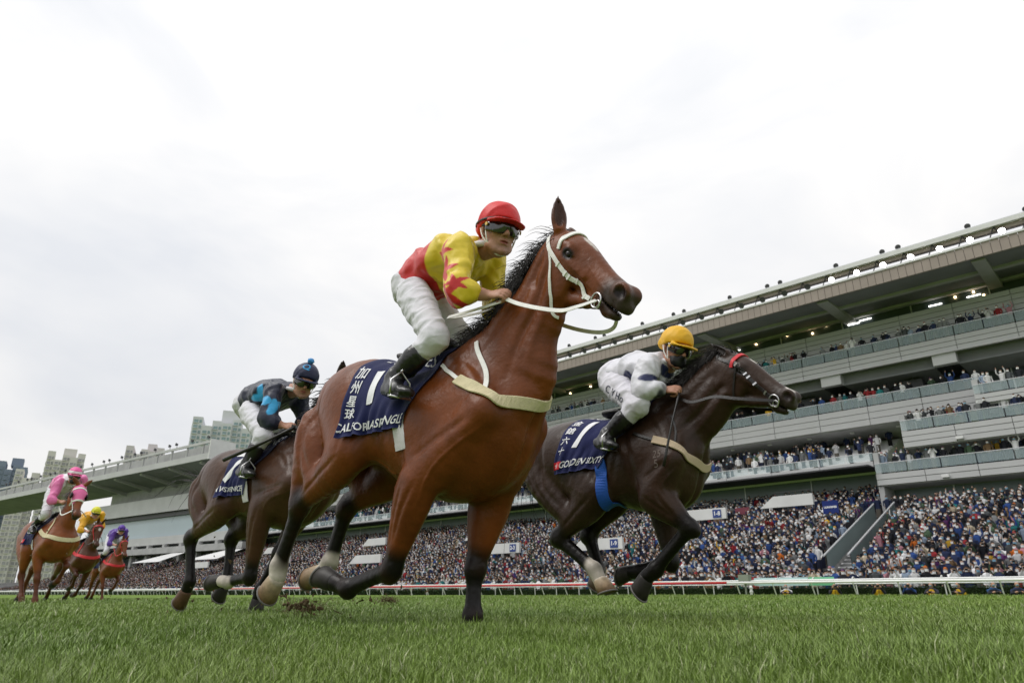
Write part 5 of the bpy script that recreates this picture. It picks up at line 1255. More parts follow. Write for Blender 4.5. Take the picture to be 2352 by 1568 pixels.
SPEC_SECOND = {'ang': 36,
 'bit': (0.95, -0.08, 1.5),
 'breast': None,
 'bridle': [('headpiece', [(0.62, -0.1, 1.8), (0.58, -0.07, 1.92), (0.56, 0, 1.95)], 0.022, 'black', 0.005), ('cheekpiece', [(0.62, -0.1, 1.8), (0.8, -0.1, 1.66), (0.93, -0.09, 1.52)], 0.02, 'black', 0.005)],
 'chest': (0.46, 0, 1.12),
 'cloth': {'ang': 1.9547687622336491, 'flut': 0.032, 'front': ((0, 0.4, 0.75, 1), (0.03, -0.05, -0.16, -0.2)), 'rear': ((0, 0.25, 1), (-0.48, -0.52, -0.55)), 'seed': 5, 'zc': 1.13},
 'coat': (0.06, 0.026, 0.013),
 'foreL': {'coronet': (-0.404, 0.14, 0.206),
           'elbow': (0.04, 0.18, 0.966),
           'fetlock': (-0.385, 0.14, 0.287),
           'horn': ((0.02, 0.017, 0.015), (0.03, 0.026, 0.022)),
           'knee': (-0.206, 0.15, 0.583),
           'shoulder': (0.34, 0.19, 1.06),
           'sole': (-0.43, 0.14, 0.126),
           'toe': (0.8, 0, -0.3)},
 'foreR': {'coronet': (-0.53, -0.15, 0.349),
           'elbow': (-0.028, -0.2, 0.913),
           'fetlock': (-0.419, -0.15, 0.334),
           'horn': ((0.02, 0.017, 0.015), (0.03, 0.026, 0.022)),
           'knee': (-0.101, -0.17, 0.371),
           'shoulder': (0.34, -0.2, 1.08),
           'sock': -0.3,
           'sole': (-0.669, -0.15, 0.361),
           'toe': (-0.3, 0, -1)},
 'girth': (-0.2, 'pale', 0.085, (80, 115)),
 'hindL': {'buttock': (-1.2, 0.13, 1.2),
           'coronet': (-0.944, 0.14, 0.314),
           'fetlock': (-0.904, 0.14, 0.37),
           'hip': (-0.82, 0.13, 1.28),
           'hock': (-0.938, 0.15, 0.733),
           'horn': ((0.02, 0.017, 0.015), (0.03, 0.026, 0.022)),
           'sole': (-1.013, 0.14, 0.237),
           'stifle': (-0.66, 0.2, 0.899),
           'toe': (-0.1, 0, -1)},
 'hindR': {'buttock': (-1.14, -0.13, 1.18),
           'coronet': (-1.06, -0.14, 0.274),
           'fetlock': (-1.026, -0.14, 0.347),
           'hip': (-0.82, -0.13, 1.28),
           'hock': (-1.111, -0.15, 0.721),
           'horn': ((0.1, 0.05, 0.03), (0.08, 0.04, 0.02)),
           'sole': (-1.158, -0.14, 0.184),
           'stifle': (-0.522, -0.21, 0.964),
           'toe': (-0.1, 0, -1)},
 'hup': (0.6, 0, 0.78),
 'label': 'brown horse whose head is hidden behind the rump of the nearest bay',
 'letters': [('LAWS OF INDICES', (0.56, 0.9), 0.07, 0, 'white', {'bold': 0.012, 'sx': 0.72}), ('7', (0.72, 0.55), 0.42, -0.1, 'white', {'bold': 0.02, 'sx': 1.0}), ('LONGINES', (0.52, 0.09), 0.08, 0, 'white', {})],
 'loc': (-1.924, 5.91, 0.0),
 'mane': {'L': 0.2, 'n': 120, 'sweep': (-1, -0.2, 0.1)},
 'muzcol': (0.03, 0.022, 0.018),
 'muzzle': (1.05, 0, 1.44),
 'neck': [(0.16, 0, 1.2, 0.17, 0.27), (0.3, 0, 1.33, 0.13, 0.27), (0.42, 0, 1.47, 0.1, 0.21), (0.5, 0, 1.58, 0.09, 0.17), (0.56, 0, 1.68, 0.08, 0.145), (0.6, 0, 1.77, 0.07, 0.12)],
 'points': (0.005, 0.004, 0.0035),
 'poll': (0.62, 0, 1.85),
 'rein': [(0.95, -0.1, 1.5), (0.6, -0.17, 1.45), (0.2, -0.16, 1.58), (0.213, -0.15, 1.554)],
 'reinm': 'black',
 'ridge': [(-0.3, 0, 1.42, 0.08, 0.06), (-0.1, 0, 1.48, 0.05, 0.06), (0.05, 0, 1.48, 0.045, 0.06), (0.2, 0, 1.44, 0.05, 0.09)],
 'tail': [(-1.28, 0, 1.24), (-1.45, -0.02, 1.28), (-1.6, -0.03, 1.2), (-1.75, -0.02, 1.1), (-1.9, 0.0, 1.06)],
 'tailn': 16,
 'torso': [(-1.14, 0, 1.22, 0.12, 0.15), (-1.03, 0, 1.24, 0.2, 0.235), (-0.78, 0, 1.22, 0.26, 0.29), (-0.45, 0, 1.18, 0.255, 0.285), (-0.15, 0, 1.12, 0.265, 0.33), (0.1, 0, 1.09, 0.255, 0.345),
           (0.28, 0, 1.09, 0.225, 0.3), (0.42, 0.0, 1.1, 0.165, 0.2)],
 'vox': 0.0125,
 'withers': (0, 0, 1.55)}
SPEC_SECOND_RIDER = {'anL': (-0.713, 0.3, 1.421),
 'anR': (-0.155, -0.31, 1.266),
 'bum': (-0.02, 0, -0.01),
 'cap': (0.014, 0.018, 0.055),
 'cap_decals': [('Q', (0.065, -0.03, 0.14), (0, 1, 0), (-0.75, 0, 0.65), 0.085, 'lblue', 'emblem')],
 'chest': (-0.287, -0.02, 1.97),
 'cuffR': 0.6,
 'elL': (-0.228, 0.28, 1.777),
 'elR': (-0.002, -0.27, 1.632),
 'face': (0.8, -0.42, -0.42),
 'handL': ((0.9, -0.25, -0.05), (0, 0.75, 0.6), (0.1, -0.6, 0.8)),
 'handR': ((0.95, 0.1, -0.15), (0, -0.75, 0.6), (0.1, 0.6, 0.8)),
 'head': (0.119, -0.03, 2.009),
 'heelL': (-0.819, 0.31, 1.37),
 'heelR': (-0.225, -0.32, 1.21),
 'hipL': (-0.736, 0.12, 1.903),
 'hipR': (-0.507, -0.12, 1.821),
 'hs': 1.08,
 'hup': (0.48, -0.1, 0.88),
 'knL': (-0.492, 0.25, 1.66),
 'knR': (-0.037, -0.26, 1.506),
 'label': 'jockey in navy silks with light blue crosses and a navy cap with a blue bobble',
 'neck': (-0.105, 0.0, 1.978),
 'pelvis': (-0.674, 0.0, 1.932),
 'pompom': (0.06, 0.27, 0.6),
 'shL': (-0.251, 0.19, 2.015),
 'shR': (-0.075, -0.19, 1.919),
 'silk': (0.008, 0.011, 0.034),
 'silk_coats': [('blob', (-0.271, -0.2, 1.925), (0.03, 0.1, 0.1), (0.03, 0.36, 0.7)), ('blob', (-0.298, -0.2, 1.901), (0.1, 0.1, 0.03), (0.03, 0.36, 0.7)),
                ('blob', (-0.036, -0.28, 1.8), (0.06, 0.08, 0.05), (0.03, 0.36, 0.7)), ('blob', (0.049, -0.3, 1.759), (0.03, 0.08, 0.09), (0.03, 0.36, 0.7)),
                ('blob', (-0.009, -0.2, 1.783), (0.07, 0.08, 0.03), (0.03, 0.36, 0.7)), ('blob', (-0.266, -0.2, 1.843), (0.03, 0.08, 0.07), (0.03, 0.36, 0.7)),
                ('blob', (-0.057, 0.1, 1.756), (0.05, 0.08, 0.06), (0.03, 0.36, 0.7)), ('blob', (-0.11, 0.0, 1.743), (0.1, 0.1, 0.02), (0.03, 0.36, 0.7))],
 'toeL': (-0.615, 0.34, 1.334),
 'toeR': (0.028, -0.36, 1.161),
 'vox': 0.009,
 'waist': (-0.556, 0.0, 1.956),
 'whip': [(0.242, -0.16, 1.563), (0.046, -0.33, 1.416), (-0.356, -0.4, 1.311)],
 'whip_label': 'thick black whip held back by the jockey in navy silks',
 'whip_r': (0.016, 0.014, 0.011, 0.016, 0.018),
 'wrL': (-0.07, 0.12, 1.681),
 'wrR': (0.079, -0.17, 1.595)}
SPEC_PINK = {'ang': 38,
 'bit': (0.73, -0.133, 1.6),
 'breast': [('band', [(-0.02, -0.3, 1.32), (0.15, -0.3, 1.24), (0.35, -0.25, 1.18), (0.5, -0.1, 1.14), (0.54, 0, 1.13), (0.5, 0.1, 1.14), (0.35, 0.25, 1.18), (0.1, 0.3, 1.26)], 0.07, 'cream', 0.014),
            ('neck_strap', [(0.2, -0.1, 1.5), (0.26, -0.17, 1.38), (0.3, -0.26, 1.2)], 0.03, 'cream', 0.008)],
 'bridle': [('browband', [(0.598, -0.125, 1.93), (0.634, -0.103, 2.055), (0.667, -0.003, 2.11), (0.634, 0.098, 2.055), (0.598, 0.115, 1.93)], 0.03, 'white', 0.01),
            ('cheekpiece', [(0.598, -0.125, 1.93), (0.653, -0.137, 1.775), (0.714, -0.141, 1.61)], 0.03, 'white', 0.008),
            ('cheekpiece', [(0.598, 0.115, 1.93), (0.653, 0.102, 1.775), (0.714, 0.079, 1.61)], 0.03, 'white', 0.008)],
 'chest': (0.46, 0, 1.14),
 'cloth': {'ang': 1.8325957145940461, 'flut': 0.03, 'front': ((0, 0.4, 0.75, 1), (0.03, -0.05, -0.14, -0.2)), 'rear': ((0, 0.25, 1), (-0.5, -0.58, -0.62)), 'seed': 5, 'zc': 1.15},
 'coat': (0.2, 0.055, 0.014),
 'ears': ((-0.17, 0.16, 0.1), (-0.17, -0.16, 0.1)),
 'foreL': {'coronet': (0.03, 0.15, 0.44),
           'elbow': (0.02, 0.2, 0.95),
           'fetlock': (0.12, 0.15, 0.47),
           'horn': ((0.02, 0.017, 0.015), (0.03, 0.026, 0.022)),
           'knee': (0.3, 0.17, 0.72),
           'shoulder': (0.34, 0.2, 1.1),
           'sole': (-0.07, 0.15, 0.44),
           'toe': (-0.3, 0, -1)},
 'foreR': {'coronet': (0.21, -0.15, 0.09),
           'elbow': (-0.02, -0.2, 0.93),
           'fetlock': (0.17, -0.15, 0.17),
           'horn': ((0.02, 0.017, 0.015), (0.03, 0.026, 0.022)),
           'knee': (0.1, -0.17, 0.5),
           'shoulder': (0.34, -0.2, 1.1),
           'sole': (0.24, -0.15, 0.02),
           'toe': (1, 0, -0.2)},
 'girth': (-0.2, 'pale', 0.085, (80, 115)),
 'hindL': {'buttock': (-1.2, 0.13, 1.24),
           'coronet': (-1.5, 0.15, 0.2),
           'fetlock': (-1.42, 0.15, 0.3),
           'hip': (-0.82, 0.13, 1.3),
           'hock': (-1.22, 0.17, 0.7),
           'horn': ((0.02, 0.017, 0.015), (0.03, 0.026, 0.022)),
           'sole': (-1.58, 0.15, 0.12),
           'stifle': (-0.78, 0.2, 1.0),
           'toe': (-0.3, 0, -1)},
 'hindR': {'buttock': (-1.2, -0.13, 1.24),
           'coronet': (-0.4, -0.15, 0.1),
           'fetlock': (-0.46, -0.15, 0.2),
           'hip': (-0.82, -0.13, 1.3),
           'hock': (-0.66, -0.17, 0.56),
           'horn': ((0.02, 0.017, 0.015), (0.03, 0.026, 0.022)),
           'sole': (-0.36, -0.15, 0.02),
           'stifle': (-0.55, -0.2, 0.98),
           'toe': (1, 0, -0.2)},
 'hood': 1,
 'hup': (0.8, 0, 0.6),
 'label': 'chestnut horse in a pink hood with blinkers and a white breast band',
 'letters': [('7', (0.6, 0.5), 0.4, 0, 'white', {'bold': 0.02}), ('flag', (0.9, 0.885), 0.115, 0, 'white', {})],
 'loc': (-8.1, 12.6, 0),
 'mane': {'L': 0.14, 'n': 70},
 'marks': [],
 'muzcol': (0.04, 0.025, 0.02),
 'muzzle': (0.86, -0.05, 1.5),
 'neck': [(0.16, 0, 1.22, 0.17, 0.27), (0.319, 0.0, 1.472, 0.13, 0.25), (0.392, 0.0, 1.613, 0.105, 0.2), (0.458, 0.0, 1.741, 0.09, 0.17), (0.51, 0.0, 1.843, 0.08, 0.145), (0.55, 0.0, 1.92, 0.075, 0.125)],
 'points': (0.1, 0.03, 0.012),
 'poll': (0.58, 0, 2.0),
 'rein': [(0.73, -0.133, 1.6), (0.61, -0.195, 1.53), (0.45, -0.18, 1.62), (0.3, -0.15, 1.68)],
 'reinm': 'white',
 'ridge': [(-0.3, 0, 1.46, 0.08, 0.06), (-0.1, 0, 1.51, 0.05, 0.06), (0.05, 0, 1.51, 0.045, 0.06), (0.2, 0, 1.48, 0.05, 0.09)],
 'tail': [(-1.3, 0, 1.32), (-1.5, -0.02, 1.34), (-1.75, -0.03, 1.22), (-1.95, -0.02, 1.05)],
 'tailn': 30,
 'torso': [(-1.22, 0, 1.28, 0.13, 0.16), (-1.07, 0, 1.29, 0.21, 0.24), (-0.78, 0, 1.27, 0.26, 0.29), (-0.45, 0, 1.22, 0.26, 0.29), (-0.15, 0, 1.15, 0.275, 0.34), (0.1, 0, 1.12, 0.265, 0.36), (0.28, 0, 1.12, 0.235, 0.31),
           (0.42, 0.0, 1.12, 0.17, 0.2)],
 'vox': 0.017,
 'withers': (0, 0, 1.58)}
SPEC_PINK_RIDER = {'anL': (-0.489, 0.3, 1.528),
 'anR': (-0.207, -0.31, 1.385),
 'bum': (-0.03, 0, -0.01),
 'cap': (0.72, 0.1, 0.32),
 'cap_coats2': 1,
 'chest': (-0.013, -0.02, 2.167),
 'cuffR': 0.45,
 'elL': (0.0, 0.29, 1.942),
 'elR': (0.202, -0.27, 1.803),
 'face': (0.95, -0.15, -0.2),
 'handL': ((0.9, -0.25, -0.05), (0, 0.75, 0.6), (0.1, -0.6, 0.8)),
 'handR': ((0.9, 0.1, -0.12), (0, -0.75, 0.6), (0.1, 0.6, 0.8)),
 'head': (0.277, -0.02, 2.239),
 'heelL': (-0.553, 0.31, 1.469),
 'heelR': (-0.245, -0.32, 1.328),
 'hipL': (-0.406, 0.12, 2.05),
 'hipR': (-0.293, -0.12, 1.975),
 'hs': 1.08,
 'hup': (0.3, 0, 1),
 'knL': (-0.194, 0.25, 1.744),
 'knR': (0.037, -0.25, 1.579),
 'label': 'jockey in pink and white silks with a pink and white striped cap',
 'mask': 1,
 'neck': (0.1, -0.0, 2.195),
 'pelvis': (-0.37, 0.0, 2.081),
 'shL': (0.063, 0.19, 2.236),
 'shR': (0.136, -0.19, 2.102),
 'silk': (0.72, 0.17, 0.4),
 'silk_coats': [('blob', (-0.0, 0, 1.98), (0.42, 0.17, 0.4), (0.72, 0.72, 0.75), 0.02)],
 'toeL': (-0.408, 0.34, 1.423),
 'toeR': (-0.03, -0.36, 1.263),
 'vox': 0.013,
 'waist': (-0.276, 0.0, 2.138),
 'wrL': (0.234, 0.12, 1.877),
 'wrR': (0.331, -0.17, 1.779)}
SPEC_YELLOW = {'ang': 40,
 'bit': (0.71, -0.126, 1.507),
 'breast': [('band', [(-0.02, -0.3, 1.32), (0.15, -0.3, 1.24), (0.35, -0.25, 1.18), (0.5, -0.1, 1.14), (0.54, 0, 1.13), (0.5, 0.1, 1.14), (0.35, 0.25, 1.18), (0.1, 0.3, 1.26)], 0.07, 'red', 0.014),
            ('neck_strap', [(0.2, -0.1, 1.5), (0.26, -0.17, 1.38), (0.3, -0.26, 1.2)], 0.03, 'red', 0.008)],
 'bridle': [('browband', [(0.612, -0.124, 1.848), (0.651, -0.102, 1.974), (0.683, -0.002, 2.029), (0.651, 0.098, 1.974), (0.612, 0.116, 1.848)], 0.03, 'red', 0.01),
            ('cheekpiece', [(0.612, -0.124, 1.848), (0.652, -0.134, 1.688), (0.696, -0.135, 1.518)], 0.03, 'red', 0.008),
            ('cheekpiece', [(0.612, 0.116, 1.848), (0.652, 0.106, 1.688), (0.696, 0.085, 1.518)], 0.03, 'red', 0.008)],
 'chest': (0.46, 0, 1.14),
 'cloth': {'ang': 1.8325957145940461, 'flut': 0.03, 'front': ((0, 0.4, 0.75, 1), (0.03, -0.05, -0.14, -0.2)), 'rear': ((0, 0.25, 1), (-0.5, -0.58, -0.62)), 'seed': 5, 'zc': 1.15},
 'coat': (0.075, 0.024, 0.01),
 'ears': None,
 'foreL': {'coronet': (-0.5, 0.15, 0.25),
           'elbow': (-0.06, 0.2, 0.93),
           'fetlock': (-0.42, 0.15, 0.27),
           'horn': ((0.02, 0.017, 0.015), (0.03, 0.026, 0.022)),
           'knee': (-0.2, 0.17, 0.5),
           'shoulder': (0.34, 0.2, 1.1),
           'sole': (-0.6, 0.15, 0.28),
           'toe': (-0.3, 0, -1)},
 'foreR': {'coronet': (0.03, -0.15, 0.44),
           'elbow': (0.02, -0.2, 0.95),
           'fetlock': (0.12, -0.15, 0.47),
           'horn': ((0.02, 0.017, 0.015), (0.03, 0.026, 0.022)),
           'knee': (0.3, -0.17, 0.72),
           'shoulder': (0.34, -0.2, 1.1),
           'sole': (-0.07, -0.15, 0.44),
           'toe': (-0.3, 0, -1)},
 'girth': (-0.2, 'pale', 0.085, (80, 115)),
 'hindL': {'buttock': (-1.2, 0.13, 1.24),
           'coronet': (-1.02, 0.15, 0.22),
           'fetlock': (-0.95, 0.15, 0.28),
           'hip': (-0.82, 0.13, 1.3),
           'hock': (-0.85, 0.17, 0.62),
           'horn': ((0.02, 0.017, 0.015), (0.03, 0.026, 0.022)),
           'sole': (-1.1, 0.15, 0.2),
           'stifle': (-0.6, 0.2, 1.0),
           'toe': (-0.3, 0, -1)},
 'hindR': {'buttock': (-1.2, -0.13, 1.24),
           'coronet': (-1.5, -0.15, 0.2),
           'fetlock': (-1.42, -0.15, 0.3),
           'hip': (-0.82, -0.13, 1.3),
           'hock': (-1.22, -0.17, 0.7),
           'horn': ((0.02, 0.017, 0.015), (0.03, 0.026, 0.022)),
           'sole': (-1.58, -0.15, 0.12),
           'stifle': (-0.78, -0.2, 1.0),
           'toe': (-0.3, 0, -1)},
 'hood': None,
 'hup': (0.85, 0, 0.5),
 'label': 'dark bay horse with a white star on its forehead and orange blinkers',
 'letters': [],
 'loc': (-11.0, 18.4, 0),
 'mane': {'L': 0.14, 'n': 70},
 'marks': [('', (0.17, 0, 0.1), (0.04, 0.035, 0.03)), ('', (0.45, 0, 0.07), (0.06, 0.025, 0.03))],
 'muzcol': (0.04, 0.025, 0.02),
 'muzzle': (0.82, -0.04, 1.4),
 'neck': [(0.16, 0, 1.22, 0.17, 0.27), (0.325, 0.0, 1.448, 0.13, 0.25), (0.402, 0.0, 1.571, 0.105, 0.2), (0.472, 0.0, 1.683, 0.09, 0.17), (0.528, 0.0, 1.773, 0.08, 0.145), (0.57, 0.0, 1.84, 0.075, 0.125)],
 'points': (0.045, 0.0144, 0.006),
 'poll': (0.6, 0, 1.92),
 'rein': [(0.71, -0.126, 1.507), (0.6, -0.19, 1.44), (0.45, -0.18, 1.62), (0.3, -0.15, 1.68)],
 'reinm': 'black',
 'ridge': [(-0.3, 0, 1.46, 0.08, 0.06), (-0.1, 0, 1.51, 0.05, 0.06), (0.05, 0, 1.51, 0.045, 0.06), (0.2, 0, 1.48, 0.05, 0.09)],
 'tail': [(-1.3, 0, 1.32), (-1.5, -0.02, 1.34), (-1.75, -0.03, 1.22), (-1.95, -0.02, 1.05)],
 'tailn': 30,
 'torso': [(-1.22, 0, 1.28, 0.13, 0.16), (-1.07, 0, 1.29, 0.21, 0.24), (-0.78, 0, 1.27, 0.26, 0.29), (-0.45, 0, 1.22, 0.26, 0.29), (-0.15, 0, 1.15, 0.275, 0.34), (0.1, 0, 1.12, 0.265, 0.36), (0.28, 0, 1.12, 0.235, 0.31),
           (0.42, 0.0, 1.12, 0.17, 0.2)],
 'vox': 0.017,
 'withers': (0, 0, 1.58)}
SPEC_YELLOW_RIDER = {'anL': (-0.489, 0.3, 1.528),
 'anR': (-0.207, -0.31, 1.385),
 'bum': (-0.03, 0, -0.01),
 'cap': (0.62, 0.6, 0.03),
 'chest': (-0.013, -0.02, 2.167),
 'cuffR': 0.45,
 'elL': (0.0, 0.29, 1.942),
 'elR': (0.202, -0.27, 1.803),
 'face': (0.95, -0.15, -0.2),
 'handL': ((0.9, -0.25, -0.05), (0, 0.75, 0.6), (0.1, -0.6, 0.8)),
 'handR': ((0.9, 0.1, -0.12), (0, -0.75, 0.6), (0.1, 0.6, 0.8)),
 'head': (0.277, -0.02, 2.239),
 'heelL': (-0.553, 0.31, 1.469),
 'heelR': (-0.245, -0.32, 1.328),
 'hipL': (-0.406, 0.12, 2.05),
 'hipR': (-0.293, -0.12, 1.975),
 'hs': 1.08,
 'hup': (0.3, 0, 1),
 'knL': (-0.194, 0.25, 1.744),
 'knR': (0.037, -0.25, 1.579),
 'label': 'jockey in orange yellow silks with a bright yellow cap',
 'neck': (0.1, -0.0, 2.195),
 'pelvis': (-0.37, 0.0, 2.081),
 'shL': (0.063, 0.19, 2.236),
 'shR': (0.136, -0.19, 2.102),
 'silk': (0.72, 0.36, 0.01),
 'silk_coats': [],
 'toeL': (-0.408, 0.34, 1.423),
 'toeR': (-0.03, -0.36, 1.263),
 'vox': 0.013,
 'waist': (-0.276, 0.0, 2.138),
 'wrL': (0.234, 0.12, 1.877),
 'wrR': (0.331, -0.17, 1.779)}
SPEC_PURPLE = {'ang': 40,
 'bit': (0.77, -0.1, 1.506),
 'breast': [('band', [(-0.02, -0.3, 1.32), (0.15, -0.3, 1.24), (0.35, -0.25, 1.18), (0.5, -0.1, 1.14), (0.54, 0, 1.13), (0.5, 0.1, 1.14), (0.35, 0.25, 1.18), (0.1, 0.3, 1.26)], 0.07, 'red', 0.014),
            ('neck_strap', [(0.2, -0.1, 1.5), (0.26, -0.17, 1.38), (0.3, -0.26, 1.2)], 0.03, 'red', 0.008)],
 'bridle': [('browband', [(0.638, -0.12, 1.814), (0.674, -0.1, 1.937), (0.707, 0.0, 1.992), (0.674, 0.1, 1.937), (0.638, 0.12, 1.814)], 0.03, 'red', 0.01),
            ('cheekpiece', [(0.638, -0.12, 1.814), (0.693, -0.12, 1.669), (0.754, -0.11, 1.515)], 0.03, 'red', 0.008),
            ('cheekpiece', [(0.638, 0.12, 1.814), (0.693, 0.12, 1.669), (0.754, 0.11, 1.515)], 0.03, 'red', 0.008)],
 'chest': (0.46, 0, 1.14),
 'cloth': {'ang': 1.8325957145940461, 'flut': 0.03, 'front': ((0, 0.4, 0.75, 1), (0.03, -0.05, -0.14, -0.2)), 'rear': ((0, 0.25, 1), (-0.5, -0.58, -0.62)), 'seed': 5, 'zc': 1.15},
 'coat': (0.15, 0.042, 0.013),
 'ears': None,
 'foreL': {'coronet': (0.03, 0.15, 0.44),
           'elbow': (0.02, 0.2, 0.95),
           'fetlock': (0.12, 0.15, 0.47),
           'horn': ((0.02, 0.017, 0.015), (0.03, 0.026, 0.022)),
           'knee': (0.3, 0.17, 0.72),
           'shoulder': (0.34, 0.2, 1.1),
           'sole': (-0.07, 0.15, 0.44),
           'toe': (-0.3, 0, -1)},
 'foreR': {'coronet': (0.21, -0.15, 0.09),
           'elbow': (-0.02, -0.2, 0.93),
           'fetlock': (0.17, -0.15, 0.17),
           'horn': ((0.02, 0.017, 0.015), (0.03, 0.026, 0.022)),
           'knee': (0.1, -0.17, 0.5),
           'shoulder': (0.34, -0.2, 1.1),
           'sole': (0.24, -0.15, 0.02),
           'toe': (1, 0, -0.2)},
 'girth': (-0.2, 'pale', 0.085, (80, 115)),
 'hindL': {'buttock': (-1.2, 0.13, 1.24),
           'coronet': (-1.5, 0.15, 0.2),
           'fetlock': (-1.42, 0.15, 0.3),
           'hip': (-0.82, 0.13, 1.3),
           'hock': (-1.22, 0.17, 0.7),
           'horn': ((0.02, 0.017, 0.015), (0.03, 0.026, 0.022)),
           'sole': (-1.58, 0.15, 0.12),
           'stifle': (-0.78, 0.2, 1.0),
           'toe': (-0.3, 0, -1)},
 'hindR': {'buttock': (-1.2, -0.13, 1.24),
           'coronet': (-1.02, -0.15, 0.22),
           'fetlock': (-0.95, -0.15, 0.28),
           'hip': (-0.82, -0.13, 1.3),
           'hock': (-0.85, -0.17, 0.62),
           'horn': ((0.02, 0.017, 0.015), (0.03, 0.026, 0.022)),
           'sole': (-1.1, -0.15, 0.2),
           'stifle': (-0.6, -0.2, 1.0),
           'toe': (-0.3, 0, -1)},
 'hood': None,
 'hup': (0.65, 0, 0.76),
 'label': 'chestnut horse with red bridle and red breast strap, last in the group',
 'letters': [],
 'loc': (-12.9, 23.2, 0),
 'mane': {'L': 0.14, 'n': 70},
 'marks': [],
 'muzcol': (0.04, 0.025, 0.02),
 'muzzle': (0.9, 0, 1.42),
 'neck': [(0.16, 0, 1.22, 0.17, 0.27), (0.331, 0.0, 1.436, 0.13, 0.25), (0.412, 0.0, 1.55, 0.105, 0.2), (0.486, 0.0, 1.654, 0.09, 0.17), (0.546, 0.0, 1.738, 0.08, 0.145), (0.59, 0.0, 1.8, 0.075, 0.125)],
 'points': (0.09, 0.0252, 0.0078),
 'poll': (0.62, 0, 1.88),
 'rein': [(0.77, -0.1, 1.506), (0.65, -0.17, 1.43), (0.45, -0.18, 1.62), (0.3, -0.15, 1.68)],
 'reinm': 'red',
 'ridge': [(-0.3, 0, 1.46, 0.08, 0.06), (-0.1, 0, 1.51, 0.05, 0.06), (0.05, 0, 1.51, 0.045, 0.06), (0.2, 0, 1.48, 0.05, 0.09)],
 'tail': [(-1.3, 0, 1.32), (-1.5, -0.02, 1.34), (-1.75, -0.03, 1.22), (-1.95, -0.02, 1.05)],
 'tailn': 30,
 'torso': [(-1.22, 0, 1.28, 0.13, 0.16), (-1.07, 0, 1.29, 0.21, 0.24), (-0.78, 0, 1.27, 0.26, 0.29), (-0.45, 0, 1.22, 0.26, 0.29), (-0.15, 0, 1.15, 0.275, 0.34), (0.1, 0, 1.12, 0.265, 0.36), (0.28, 0, 1.12, 0.235, 0.31),
           (0.42, 0.0, 1.12, 0.17, 0.2)],
 'vox': 0.017,
 'withers': (0, 0, 1.58)}
SPEC_PURPLE_RIDER = {'anL': (-0.489, 0.3, 1.528),
 'anR': (-0.207, -0.31, 1.385),
 'bum': (-0.03, 0, -0.01),
 'cap': (0.09, 0.03, 0.3),
 'chest': (-0.013, -0.02, 2.167),
 'cuffR': 0.45,
 'elL': (0.0, 0.29, 1.942),
 'elR': (0.202, -0.27, 1.803),
 'face': (0.95, -0.15, -0.2),
 'handL': ((0.9, -0.25, -0.05), (0, 0.75, 0.6), (0.1, -0.6, 0.8)),
 'handR': ((0.9, 0.1, -0.12), (0, -0.75, 0.6), (0.1, 0.6, 0.8)),
 'head': (0.277, -0.02, 2.239),
 'heelL': (-0.553, 0.31, 1.469),
 'heelR': (-0.245, -0.32, 1.328),
 'hipL': (-0.406, 0.12, 2.05),
 'hipR': (-0.293, -0.12, 1.975),
 'hs': 1.08,
 'hup': (0.3, 0, 1),
 'knL': (-0.194, 0.25, 1.744),
 'knR': (0.037, -0.25, 1.579),
 'label': 'jockey in purple silks and a purple cap, on the last horse',
 'neck': (0.1, -0.0, 2.195),
 'pelvis': (-0.37, 0.0, 2.081),
 'shL': (0.063, 0.19, 2.236),
 'shR': (0.136, -0.19, 2.102),
 'silk': (0.09, 0.03, 0.28),
 'silk_coats': [],
 'toeL': (-0.408, 0.34, 1.423),
 'toeR': (-0.03, -0.36, 1.263),
 'vox': 0.013,
 'waist': (-0.276, 0.0, 2.138),
 'wrL': (0.234, 0.12, 1.877),
 'wrR': (0.331, -0.17, 1.779)}
for S_, J_ in ((SPEC_LEAD,SPEC_LEAD_RIDER),(SPEC_GOLD,SPEC_GOLD_RIDER),(SPEC_SECOND,SPEC_SECOND_RIDER),(SPEC_PINK,SPEC_PINK_RIDER),(SPEC_YELLOW,SPEC_YELLOW_RIDER),(SPEC_PURPLE,SPEC_PURPLE_RIDER)):
    rider_and_horse(S_, J_)

tower(-163, 385, 36, 20, 94, 20, (.58,.59,.61), (.22,.31,.33), 'pale tower with teal glass bays and a block on its roof', 7, (.10,.18,6))
tower(-143, 400, 20, 20, 88, 20, (.60,.60,.62), (.32,.35,.37), 'pale plain tower just right of the teal glass tower', 4)
tower(-226.5, 425, 25, 22, 86, 25, (.58,.55,.55), (.28,.28,.30), 'pinkish tower block rising over the left stand roof', 6, (.05,.15,3))
tower(-268, 410, 19, 18, 80, 33, (.60,.58,.55), (.30,.30,.31), 'beige tower block behind the jockey in pink', 5, (.1,.25,3), nf=40)
tower(-285, 405, 12, 16, 69, 33, (.61,.59,.57), (.31,.31,.32), 'beige lower tower block at the left of the jockey in pink', 3, nf=40)
tower(-309, 425, 15, 18, 77, 33, (.20,.24,.31), (.14,.18,.23), 'dark slate blue tower near the left edge, the taller of two', 4, (.1,.3,3), nf=40)
tower(-256, 485, 24, 20, 88, 25, (.60,.58,.56), (.28,.28,.29), 'low white block just over the left stand roof edge', 6)
tower(-329, 440, 14, 18, 52, 33, (.19,.22,.28), (.10,.13,.17), 'slate coloured lower block cut by the left edge', 4, nf=40)
